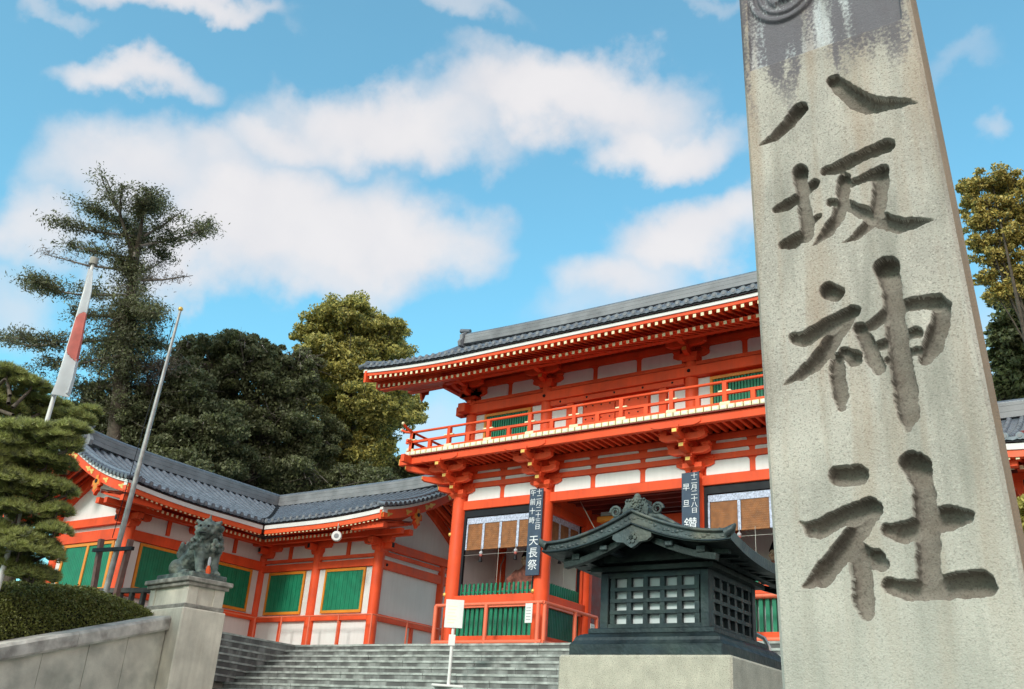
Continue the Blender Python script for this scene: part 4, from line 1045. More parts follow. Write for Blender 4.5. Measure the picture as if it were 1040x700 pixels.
def hall_right():
    global EV_UP
    g = thing('wing_hall', (-2.4, 21.3, Z0), 'grey tiled wing hall seen just past the right edge of the stone pillar', 'building', 'tile-roofed wing halls flanking the gate')
    FB = Fr((0, 21.3, 0), (1, 0, 0), (0, -1, 0)); half = 1.75+OV; xa, xb = -3.73, 3.2
    def up(u): return .16*max(0, (-.8-u)/2.95)**2 if u < -.8 else 0.
    f = slope_fn(FB, OV, OV-half, ZE, ZR, .38, up); tile_slope('tile_roof', g, FB, f, xa, xb, lambda u: 0., verge=(True, False))
    FBb = Fr((0, 24.8, 0), (1, 0, 0), (0, 1, 0)); f = slope_fn(FBb, OV, OV-half, ZE, ZR, .38, up); tile_slope('tile_roof', g, FBb, f, xa, xb, lambda u: 0., verge=(True, False))
    ridge('ridge', g, [(xa+.35+(xb-xa-.35)*k/12, 23.05, ZR-.03) for k in range(13)], h=.36, ends=(True, False))
    eave_strip(g, FB, xa, xb, OV, ZE-.165, up); EV_UP = up
    rafters('flying_rafters', g, FB, xa+.2, xb-.1, .165, OV-.1, 5.86, .35, 6.10, .07, .08)
    rafters('base_rafters', g, FB, xa+.2, xb-.1, .165, OV-.48, 5.77, -.02, 6.14, .07, .085); EV_UP = None
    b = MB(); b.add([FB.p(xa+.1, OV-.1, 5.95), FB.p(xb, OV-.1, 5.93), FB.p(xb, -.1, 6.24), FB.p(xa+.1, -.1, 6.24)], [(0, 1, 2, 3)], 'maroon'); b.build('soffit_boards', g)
    for x in (-2.4, .15, 2.7): hall_column(g, x, 21.3); hall_bracket(g, FB, x)
    hall_column(g, -2.4, 24.8)
    hall_bay(g, FB, -2.4, .15); hall_bay(g, FB, .15, 2.7)
    FH = Fr((-2.4, 0, 0), (0, 1, 0), (-1, 0, 0))
    b = MB(); b.box(FH, 21.3, 24.8, -.08, 0, Z0, 6.3, 'plaster'); b.build('wall', g)
    b = MB(); b.box(FH, 21.3, 24.8, 0, .11, 4.93, 5.2, 'vermilion'); b.box(FH, 21.3, 24.8, 0, .09, 5.33, 5.45, 'vermilion'); b.cut(); b.box(FH, 21.3, 24.8, 0, .1, 3.42, 3.62, 'vermilion'); b.build('wall_beams', g)
    gable_end(g, FH, 23.05, half, 1.35, 0, ZE+.02, ZR+.02, 0., 0)
hall_right()
# round lamp under the hall eave
def globe():
    t = thing('hanging_lamp', (-20.24, 19.78, 5.75), 'round white lamp hanging under the eave of the corner hall', 'lamp')
    b = MB(); b.tube([(-20.24, 19.78, 5.95), (-20.24, 19.78, 5.72)], .015, 'steel', 6); b.build('stem', t)
    b = MB(); d = Vector((.55, -.83, 0)).normalized(); c = Vector((-20.24, 19.78, 5.57)); b.tube([c-d*.06, c+d*.05, c+d*.07], [.14, .15, .13], 'white_paint', 18); b.build('drum', t)
    b = MB(); b.tube([c+d*.071, c+d*.074], [.075, .07], 'tile_pale', 10); b.build('grille', t)
globe()

# ------------------------------------------------------------------ bronze lantern on its granite base
def lantern():
    gb = MB(); 
    gb.box(WF, -6.31, -4.155, 10.0, 12.15, GZ-.01, 1.155, 'granite', .025)
    tag(gb.build('granite_base'), 'tall square block of pale granite carrying the big bronze lantern', 'plinth')
    t = thing('bronze_lantern', (-5.28, 11.1, 1.158), 'dark green bronze lantern with curved roof and lattice windows standing on the granite block', 'lantern')
    cx, cy = -5.28, 11.10
    def sq(b, h, z0, z1, m, h2=None, bev=0):
        if h2 is None: b.box(WF, cx-h, cx+h, cy-h, cy+h, z0, z1, m, bev); return
        vs = [(cx+s_*h, cy+q*h, z0) for s_, q in ((-1, -1), (1, -1), (1, 1), (-1, 1))]+[(cx+s_*h2, cy+q*h2, z1) for s_, q in ((-1, -1), (1, -1), (1, 1), (-1, 1))]
        b.add(vs, [(0, 1, 2, 3), (4, 5, 6, 7), (0, 1, 5, 4), (1, 2, 6, 5), (2, 3, 7, 6), (3, 0, 4, 7)], m)
    b = MB(); sq(b, .97, 1.158, 1.30, 'bronze', None, .012); sq(b, .955, 1.30, 1.335, 'bronze', .93)
    prof = [(.93, 1.335), (.92, 1.37), (.88, 1.405), (.83, 1.425)]
    for (h0, z0), (h1, z1) in zip(prof, prof[1:]): sq(b, h0, z0, z1, 'bronze', h1)
    sq(b, .81, 1.425, 1.49, 'bronze', None, .01); b.build('base', t)
    H = .71
    b = MB()
    for s_ in (-1, 1):
        for q in (-1, 1): b.cut(); b.box(WF, cx+s_*H-.055*(1+s_), cx+s_*H+.055*(1-s_), cy+q*H-.055*(1+q), cy+q*H+.055*(1-q), 1.49, 2.155, 'bronze', .008)
    b.build('post', t)
    Fs = [Fr((cx, cy-H, 0), (1, 0, 0), (0, -1, 0)), Fr((cx+H, cy, 0), (0, 1, 0), (1, 0, 0)), Fr((cx, cy+H, 0), (1, 0, 0), (0, 1, 0)), Fr((cx-H, cy, 0), (0, 1, 0), (-1, 0, 0))]
    for F in Fs:
        b = MB(); u0, u1 = -.60, .60; z0, z1 = 1.52, 2.12
        b.box(F, u0, u1, -.08, -.01, z0-.03, z0+.03, 'bronze'); b.box(F, u0, u1, -.08, -.01, z1-.03, z1+.034, 'bronze')
        for k in range(6): u = u0+.05+(u1-u0-.1)*k/5; b.box(F, u-.03, u+.03, -.07, -.02, z0+.03, z1-.03, 'bronze')
        for k in range(1, 4): z = z0+.03+(z1-z0-.06)*k/4; b.box(F, u0+.02, u1-.02, -.065, -.012, z-.022, z+.022, 'bronze')
        lw = b.build('lattice_window', t)
        b = MB(); b.box(F, u0, u1, -.10, -.085, z0, z1, 'paper_pane'); b.build('pane', lw)
    b = MB(); sq(b, .80, 2.155, 2.21, 'bronze_dark'); sq(b, .70, 2.21, 2.31, 'bronze_dark')
    for k in range(4): # brackets carrying the eaves
        pass
    b.build('top_frame', t)
    # roof: gable facing the street, curved like a bow, swept in depth
    half = 1.205; yf, yb = 9.70, 12.5; rx = -5.205
    def top(s_):    # s_ in -1..1
        a = abs(s_); z = 2.395+.33*(1-a)**1.75+.03*a**4
        return z
    N = 36; M = 14
    b = MB(); vs = []
    for j in range(M+1):
        y = yf+(yb-yf)*j/M; w = abs(2*j/M-1)
        for i in range(N+1):
            s_ = -1+2*i/N; a = abs(s_); flare = 1-.07*(1-w**2)*a**2
            dz = -.09*(1-w**2.0)*(a**2)+.0*(1-w)
            vs.append((rx+half*s_*flare, y, top(s_)+dz))
    W1 = N+1
    fs = [(j*W1+i, j*W1+i+1, (j+1)*W1+i+1, (j+1)*W1+i) for j in range(M) for i in range(N)]
    b.add(vs, fs, 'bronze', True)
    th = lambda s_: .125+.06*(1-abs(s_))
    vb = [(x, y+(0.0), z-th(-1+2*(k % W1)/N)) for k, (x, y, z) in enumerate(vs)]
    b.add(vb, [tuple(reversed(q)) for q in fs], 'bronze_dark', True)
    for j0 in (0, M):
        ring = [vs[j0*W1+i] for i in range(W1)]; rb = [vb[j0*W1+i] for i in range(W1)]
        b.add(ring+rb, [(i, i+1, W1+i+1, W1+i) for i in range(N)], 'bronze_edge')
    for i0 in (0, N):
        ring = [vs[j*W1+i0] for j in range(M+1)]; rb = [vb[j*W1+i0] for j in range(M+1)]
        b.add(ring+rb, [(i, i+1, M+1+i+1, M+1+i) for i in range(M)], 'bronze_edge')
    # standing seams
    for k in range(1, 18):
        s_ = -1+2*k/18; pts = [(rx+half*s_*(1-.07*(1-abs(2*j/M-1)**2)*s_*s_), yf+(yb-yf)*j/M, top(s_)-.09*(1-abs(2*j/M-1)**2)*s_*s_+.008) for j in range(M+1)]
        b.tube(pts, .014, 'bronze', 5)
    # raised moulding along the front edge
    for dz, r_, m in ((-.012, .022, 'bronze_edge'), (-.11, .012, 'bronze')):
        pts = [(rx+half*s_, yf-.012, top(s_)+dz-(0 if dz > -.05 else .05*(1-abs(s_)))) for s_ in [-1+2*k/36 for k in range(37)]]; b.tube(pts, r_, m, 6)
    # lattice of leaf relief on the edge
    for k in range(44):
        s_ = -.96+1.92*k/43
        z = top(s_)-.05-random.random()*.05; b.sphere((rx+half*s_, yf+.004, z), .014+.012*random.random(), 'bronze_edge', 4, (1.5, .5, 1))
    # turned-up tips
    for s_ in (-1, 1):
        for y in (yf, yb): b.tube([(rx+s_*(half-.06), y, top(1)-.05), (rx+s_*(half+.015), y+(-.01 if y == yf else .01), top(1)-.01), (rx+s_*(half+.05), y, top(1)+.045)], [.06, .045, .012], 'bronze_edge', 6)
    rf = b.build('roof', t)
    # inner soffit of brackets and rafters
    b = MB()
    for yy in (yf+.16, yb-.16):
        for s_ in (-1, 1):
            P = [(rx+s_*(.12+.85*k/6), yy, top(.1+.72*k/6)-.235-.03*k/6) for k in range(7)]
            for k in range(6): b.beam(P[k], P[k+1], .09, .07, 'bronze_dark')
    for s_ in (-1, 1):
        for k in range(9):
            y = yf+.3+(yb-yf-.6)*k/8; b.beam((rx+s_*.68, y, 2.26), (rx+s_*1.06, y, 2.25), .06, .06, 'bronze_dark')
        b.box(WF, rx+s_*.80-.05, rx+s_*.80+.05, yf+.1, yb-.1, 2.215, 2.28, 'bronze_dark')
    b.box(WF, rx-.66, rx+.66, yf+.52, yf+.64, 2.24, 2.44, 'bronze_dark')
    for s_ in (-1, 1): b.box(WF, rx+s_*.42-.05, rx+s_*.42+.05, yf+.08, yf+.6, 2.30, 2.36, 'bronze_edge', .01)
    b.build('eave_brackets', rf)
    # gable pendant with hexagonal flower
    b = MB(); F = Fr((rx, yf+.03, 0), (1, 0, 0), (0, -1, 0))
    b.fpoly(F, [(-.24, 2.50), (-.25, 2.40), (-.19, 2.36), (-.10, 2.35), (-.05, 2.31), (0, 2.285), (.05, 2.31), (.10, 2.35), (.19, 2.36), (.25, 2.40), (.24, 2.50), (.1, 2.545), (-.1, 2.545)], -.03, .03, 'bronze_edge')
    for k in range(6): b.tube([F.p(.045*math.cos(k*math.pi/3), .03, 2.40+.045*math.sin(k*math.pi/3)), F.p(.045*math.cos(k*math.pi/3), .045, 2.40+.045*math.sin(k*math.pi/3))], .024, 'bronze_edge', 6)
    b.tube([F.p(0, .03, 2.4), F.p(0, .055, 2.4)], .022, 'bronze_dark', 6); b.build('gable_pendant', rf)
    # ridge with scroll-worked ornament at the front
    b = MB(); b.box(WF, rx-.10, rx+.10, yf+.22, yb-.22, 2.68, 2.76, 'bronze', .02); b.tube([(rx, yf+.3, 2.79), (rx, yb-.3, 2.79)], .05, 'bronze', 10); b.build('ridge', rf)
    for yy, s_ in ((yf+.13, -1), (yb-.13, 1)):
        b = MB(); F = Fr((rx, yy, -.015), (1, 0, 0), (0, s_, 0)); om = 'ornament_bronze'
        b.fpoly(F, [(-.15, 2.66), (-.17, 2.77), (-.13, 2.83), (-.14, 2.87), (-.08, 2.89), (.08, 2.89), (.14, 2.87), (.13, 2.83), (.17, 2.77), (.15, 2.66)], -.10, .05, om)
        b.sphere(F.p(0, 0, 2.925), .04, om, 7); b.tube([F.p(0, 0, 2.88), F.p(0, 0, 2.91)], .055, om, 8)
        for k in range(7): b.sphere(F.p(-.11+.22*k/6, .05, 2.875), .018, om, 5)
        for q in (-1, 1):
            for (cu, cz, r0) in ((.27, 2.755, .072), (.10, 2.80, .04)):
                pts = []
                for k in range(20):
                    th = k/19*3.4*math.pi; rr = r0*(1-.72*k/19); pts.append(F.p(q*(cu+rr*math.cos(th)), .02, cz+rr*math.sin(th)))
                b.tube(pts, [.022-.010*k/19 for k in range(20)], om, 6)
            b.tube([F.p(q*.16, 0, 2.68), F.p(q*.28, 0, 2.67), F.p(q*.42, 0, 2.60), F.p(q*.52, 0, 2.55)], [.04, .04, .03, .012], om, 7)
        for k in range(26): b.sphere(F.p(random.uniform(-.11, .11), .052, random.uniform(2.74, 2.86)), random.uniform(.010, .022), om, 4)
        b.build('ridge_ornament', rf)
lantern()
# stainless handrail beyond the lantern
hr = thing('handrail', (-4.85, 13, .0), 'bent pale metal handrail just right of the lantern, beside the stone pillar', 'railing')
b = MB(); b.tube([(-5.6, 13.1, 1.80), (-5.25, 13.0, 1.79), (-5.05, 13, 1.77), (-4.93, 13, 1.71), (-4.87, 13, 1.6), (-4.85, 13, 1.45), (-4.85, 13, -.75)], .03, 'steel', 10); b.build('bent_rail', hr)
b = MB(); b.tube([(-5.6, 13.1, 1.8), (-5.6, 13.1, -.7)], .03, 'steel', 10); b.build('post', hr)
# dark stone slab edging beside the steps
b = MB(); b.poly([(-4.9, 14.0, -.4), (-4.9, 17.6, 1.2), (-4.9, 17.6, 2.55), (-4.9, 14.4, 1.55), (-4.9, 14.0, 1.1)], (.5, 0, 0), 'dark_stone')
tag(b.build('stair_side_slab'), 'dark grey sloping stone slab on the steps between lantern and pillar', 'stone slab')

# ------------------------------------------------------------------ sign post on the steps
def sign_post():
    x, y, z = -13.47, 17.02, 1.296
    t = thing('sign_post', (x, y, z), 'white notice board on a thin white pole standing on the stone steps', 'sign')
    F = Fr((x, y, 0), Vector((.86, .5, 0)), Vector((.5, -.86, 0)))
    b = MB(); b.tube([(x, y, z+.04), (x, y, z+1.75)], .038, 'white_paint', 10); b.build('pole', t)
    b = MB(); b.box(F, -.34, .34, -.15, .15, z+.002, z+.05, 'white_paint', .01); b.build('foot_plate', t)
    b = MB(); b.box(F, -.20, .20, .04, .06, z+1.22, z+1.82, 'white_paint', .004); b.build('board', t)
    b = MB(); b.box(F, -.075, .07, .04, .055, z+.85, z+1.08, 'white_paint', .004); b.build('small_plate', t)
    b = MB()
    for k in range(6): b.box(F, -.14, .02+.02*(k % 3), .06, .0605, z+1.32+.07*k, z+1.335+.07*k, 'cream_end')
    b.build('faint_print', t)
sign_post()

# ------------------------------------------------------------------ lion-dog pedestal, statue, side wall
def pedestal():
    ang = R(-8.5); U = Vector((math.cos(ang), math.sin(ang), 0)); Nn = Vector((math.sin(ang), -math.cos(ang), 0))  # Nn towards street
    Cn = Vector((-20.13, 14.93, 0))            # nearest lower corner
    F = Fr(Cn, U, -Nn*1.0, .93)                     # u: negative to the left, v: depth
    t = thing('stone_pedestal', (-21, 15.6, GZ), 'tall pale stone pedestal beside the steps carrying the bronze lion-dog', 'pedestal')
    b = MB(); b.box(F, -2.3, 0, 0, 1.27, GZ-.13, 3.05, 'stone_pale', .03); b.build('shaft', t)
    b = MB(); b.box(F, -2.22, -.06, .05, 1.22, 3.05, 3.16, 'stone_cap', .015)
    b.box(F, -2.12, -.14, .13, 1.14, 3.16, 3.62, 'stone_pale')
    for (a, c) in ((-.40, -.10), (-2.18, -1.88)): b.box(F, a, c, .10, .40, 3.16, 3.62, 'stone_pale', .01); b.box(F, a, c, .88, 1.18, 3.16, 3.62, 'stone_pale', .01)
    b.box(F, -2.26, -.02, .02, 1.25, 3.62, 3.72, 'stone_cap', .015); b.box(F, -2.32, .05, -.05, 1.32, 3.72, 3.84, 'stone_cap', .02); b.build('capital', t)
    return F
PF = pedestal()
def lion():
    F = PF; z = 3.84
    def q(u, v, h): return F.p(u, v, z+h)
    t = thing('lion_dog_statue', tuple(q(-1.1, .72, 0)), 'weathered green bronze lion-dog seated on the tall stone pedestal, head turned to the street', 'statue')
    b = MB(); b.box(F, -2.0, -.1, .1, 1.18, z+.001, z+.16, 'verdigris', .03); b.build('plinth', t)
    P = []
    def s(u, v, h, r_, sc=(1, 1, 1)): P.append(('s', q(u, v, h), r_*.93, sc))
    def tb(pts, rad): P.append(('t', [q(*p) for p in pts], rad))
    # haunches at the left, chest and head at the right
    s(-1.48, .72, .46, .33, (1, 1, 1)); s(-1.50, .42, .38, .25); s(-1.50, 1.02, .38, .25)
    tb([(-1.4, .72, .50), (-1.05, .72, .75), (-.78, .72, .98)], [.34, .33, .31])
    s(-.68, .72, .85, .30); s(-.72, .72, 1.08, .29)
    # hind feet
    for v in (.40, 1.04): tb([(-1.45, v, .34), (-1.2, v, .22), (-1.0, v, .20)], [.17, .11, .10]); s(-.95, v, .21, .11)
    # forelegs
    for v in (.50, .94):
        tb([(-.62, v, .85), (-.55, v, .55), (-.46, v, .25)], [.17, .125, .10]); s(-.38, v, .22, .13, (1.1, 1, .7))
        for k in (-1, 0, 1): s(-.27, v+.06*k, .20, .045)
    # neck + head, turned towards street/right
    hd = Vector((.50, -.86, 0))          # facing direction in world
    Hc = q(-.60, .62, 1.38)
    tb([(-.78, .70, 1.05), (-.68, .66, 1.25), (-.60, .62, 1.38)], [.30, .29, .25])
    rt_ = Vector((.86, .5, 0))
    def hs(x, y, zz, r_, sc=(1, 1, 1)): P.append(('s', Hc+rt_*x+hd*y+Vector((0, 0, zz)), r_, sc))
    hs(0, 0, 0, .27, (1.05, 1.05, .95)); hs(0, .20, -.07, .17, (1.15, 1, .8)); hs(0, .30, -.04, .10, (1.2, 1, .8)); hs(0, .17, -.20, .12, (1.1, 1, .7))
    hs(-.11, .22, .09, .08, (1.3, 1, .7)); hs(.11, .22, .09, .08, (1.3, 1, .7)); hs(0, .12, .18, .10)
    for s_ in (-1, 1):
        P.append(('t', [Hc+rt_*s_*.20+Vector((0, 0, .14)), Hc+rt_*s_*.34+hd*.05+Vector((0, 0, .24))], [.09, .03]))
        hs(s_*.17, .16, -.08, .09)
    P.append(('t', [Hc+hd*.02+Vector((0, 0, .2)), Hc+Vector((0, 0, .42))], [.06, .02]))
    # mane curls
    for k in range(70):
        th = random.uniform(0, 2*math.pi); h = random.uniform(-.55, .15)
        rr = .27+.08*random.random()+(.06 if h < -.2 else 0)
        d = Vector((math.cos(th), math.sin(th), 0))
        if d.dot(hd) > .55 and h > -.3: continue
        c = Hc-hd*.05+d*rr+Vector((0, 0, h)); P.append(('s', c, random.uniform(.05, .085)))
    # tail, flame-like
    for k in range(3): tb([(-1.70, .72, .5), (-1.86, .62+.1*k, .85), (-1.76, .55+.17*k, 1.15+.05*k)], [.12, .13, .04])
    o = remesh_blob('body', t, P, 'verdigris', .022, .035)
    # dark eyes
    b = MB()
    for s_ in (-1, 1): b.cut(); b.sphere(Hc+rt_*s_*.10+hd*.285+Vector((0, 0, .06)), .032, 'black_iron', 6)
    b.build('eye', t); b = MB(); b.tube([Hc+rt_*-.09+hd*.335+Vector((0, 0, -.12)), Hc+hd*.36+Vector((0, 0, -.13)), Hc+rt_*.09+hd*.335+Vector((0, 0, -.12))], .018, 'black_iron', 6); b.build('mouth', t)
    # orange ribbon hanging between the forelegs
    b = MB(); c = q(-.30, .66, .62)
    b.tube([c, c+Vector((.03, -.02, -.12)), c+Vector((.05, -.03, -.22))], [.03, .045, .03], 'cloth_white', 6)
    b.tube([c+Vector((.05, -.03, -.22)), c+Vector((.06, -.03, -.34)), c+Vector((.05, -.02, -.50))], [.03, .07, .05], 'cloth_orange', 8)
    tag(b.build('hanging_ribbon', org=tuple(c)), 'orange and white cloth ribbon hanging at the chest of the lion-dog statue', 'ribbon')
lion()
def side_wall():
    A = Vector((-20.72, 15.0, 0)); B = Vector((-20.04, 10.7, 0)); d = (B-A).normalized(); C = A+d*11.5
    zA, slope = 2.64, (1.44-2.64)/(B-A).length
    t = thing('stair_side_wall', tuple(A+Vector((0, 0, GZ))), 'low stone wall with sloping coping below the clipped hedge, left of the pedestal', 'wall')
    n = Vector((-d.y, d.x, 0));
    if n.x < 0: n = -n
    L = (C-A).length
    b = MB(); cuts = [0, 1.1, 2.15, 3.3, 4.3, 5.5, 6.6, 7.8, 9, 10.2, L]
    for a, c in zip(cuts, cuts[1:]):
        p, r_ = A+d*(a+.006), A+d*(c-.006); za, zc = zA+slope*a-.33, zA+slope*c-.33; o_ = random.uniform(-.006, .006)
        b.poly([p+n*o_+Vector((0, 0, GZ)), r_+n*o_+Vector((0, 0, GZ)), r_+n*o_+Vector((0, 0, zc)), p+n*o_+Vector((0, 0, za))], -n*.45, 'wall_stone')
    b.poly([A-n*.02+Vector((0, 0, GZ)), C-n*.02+Vector((0, 0, GZ)), C-n*.02+Vector((0, 0, zA+slope*L-.35)), A-n*.02+Vector((0, 0, zA-.35))], -n*.4, 'dark_stone')
    b.build('wall_panels', t)
    b = MB()
    for a, c in ((0, 2.6), (2.6, 5.4), (5.4, 8.3), (8.3, L)):
        p, r_ = A+d*(a+.004)+Vector((0, 0, zA+slope*a)), A+d*(c-.004)+Vector((0, 0, zA+slope*c))
        prof = [(.10, -.33), (.13, -.28), (.13, -.06), (.08, 0), (-.5, 0), (-.55, -.06), (-.55, -.33)]
        vs = [p+n*x+Vector((0, 0, z)) for x, z in prof]+[r_+n*x+Vector((0, 0, z)) for x, z in prof]; k = len(prof)
        b.add(vs, [tuple(range(k)), tuple(range(2*k-1, k-1, -1))]+[(i, (i+1) % k, (i+1) % k+k, i+k) for i in range(k)], 'coping')
    b.build('coping', t)
side_wall()
# dark stone balustrade behind the hedge
t = thing('stone_fence', (-23, 15.4, Z0), 'short dark stone balustrade between the flagpole foot and the pedestal', 'fence')
b = MB(); b.beam((-24.6, 15.3, 3.42), (-22.3, 15.7, 3.42), .16, .12, 'dark_stone'); b.build('top_rail', t)
for k in range(6):
    b = MB(); x = -24.4+.4*k; b.box(WF, x-.06, x+.06, 15.27+.07*k, 15.39+.07*k, Z0-1, 3.36, 'dark_stone', .01); b.build('post', t)

# ------------------------------------------------------------------ flagpoles
def poles():
    p0 = at(107, 603, 24.0); p1 = atY(183, 316, p0[1]); base = Vector((p0[0], p0[1], 1.3)); topp = Vector(p1)
    t = thing('flagpole', tuple(base), 'bare grey flagpole strapped between two brown stakes beside the corner hall', 'flagpole')
    d = (topp-Vector(p0)).normalized()
    b0 = Vector(p0)-d*((p0[2]-1.3)/d.z)
    b = MB(); b.tube([b0, Vector(p0), Vector(p0)+(topp-Vector(p0))*.5, topp], [.08, .076, .062, .036], 'pole_metal', 14); b.build('pole', t)
    b = MB(); b.sphere(topp+Vector((0, 0, .06)), .07, 'gold', 6); b.build('finial', t)
    b = MB(); s0 = topp-Vector((.12, .05, .25)); b.tube([s0, Vector(p0)+Vector((-.16, -.06, 1.4))], .012, 'black_iron', 4); b.build('halyard', t)
    for (x0, y0, x1, y1) in ((103, 548, 94, 604), (133, 548, 117, 608)):
        a = Vector(atY(x0, y0, p0[1]+.05)); c = Vector(atY(x1, y1, p0[1]+.05)); dd = (a-c).normalized()
        b = MB(); b.beam(c-dd*1.6, a, .12, .12, 'brown_wood', up=(0, 1, 0)); b.build('support_stake', t)
    a = Vector(atY(95, 559, p0[1]-.1)); c = Vector(atY(135, 557, p0[1]-.1))
    b = MB(); b.beam(a, c, .08, .09, 'black_iron'); b.build('crossbar', t)
    # second pole with limp flag
    q0 = at(44, 440, 21.2); q1 = atY(95, 267, q0[1]); d = (Vector(q1)-Vector(q0)).normalized(); bz = Vector(q0)-d*((q0[2]-1.2)/d.z)
    t = thing('flagpole', tuple(bz), 'white flagpole rising out of the pine at the far left, carrying the flag', 'flagpole')
    b = MB(); b.tube([bz, Vector(q0), Vector(q1)], [.06, .05, .038], 'pole_white', 12); b.build('pole', t)
    b = MB(); b.tube([Vector(q1)-Vector((0, 0, .05)), Vector(q1)+Vector((0, 0, .12))], .10, 'stone_cap', 10); b.build('finial', t)
    # flag: limp cloth; built as grid between pole line and free edge
    Y = q0[1]
    left = [(92, 274), (86, 296), (79, 318), (72, 342), (66, 364), (60, 385), (54, 404)]
    right = [(96, 276), (95, 296), (91, 318), (87, 345), (83, 368), (80, 388), (76, 402)]
    nu, nv = 120, 36; vs = []; cols = []
    for i in range(nu+1):
        f = i/nu*6; k = min(5, int(f)); w = f-k
        for j in range(nv+1):
            s_ = j/nv
            lx = left[k][0]*(1-w)+left[k+1][0]*w; ly = left[k][1]*(1-w)+left[k+1][1]*w
            rx_ = right[k][0]*(1-w)+right[k+1][0]*w; ry = right[k][1]*(1-w)+right[k+1][1]*w
            p = Vector(atY(lx*(1-s_)+rx_*s_, ly*(1-s_)+ry*s_, Y)); p.y += .13*math.sin(s_*9+f*.4)*(.3+f/6)*.7-.06
            vs.append(p); cols.append((f, s_))
    fs = []; ms = []
    for i in range(nu):
        for j in range(nv):
            fs.append((i*(nv+1)+j, i*(nv+1)+j+1, (i+1)*(nv+1)+j+1, (i+1)*(nv+1)+j)); f = i/nu*6; s_ = j/nv
            e = ((f-3.0)/1.05)**2+((s_-.75)/.52)**2; ms.append(1 if e < 1 else 0)
    b = MB(); b.add(vs, [q for q, k in zip(fs, ms) if not k], 'cloth_white', True); b.add(vs, [q for q, k in zip(fs, ms) if k], 'cloth_red', True)
    o = b.build('flag', org=tuple(vs[0])); so_ = o.modifiers.new('thick', 'SOLIDIFY'); so_.thickness = .006
    tag(o, 'limp white flag with a red disc hanging on the pole at the far left', 'flag')
poles()

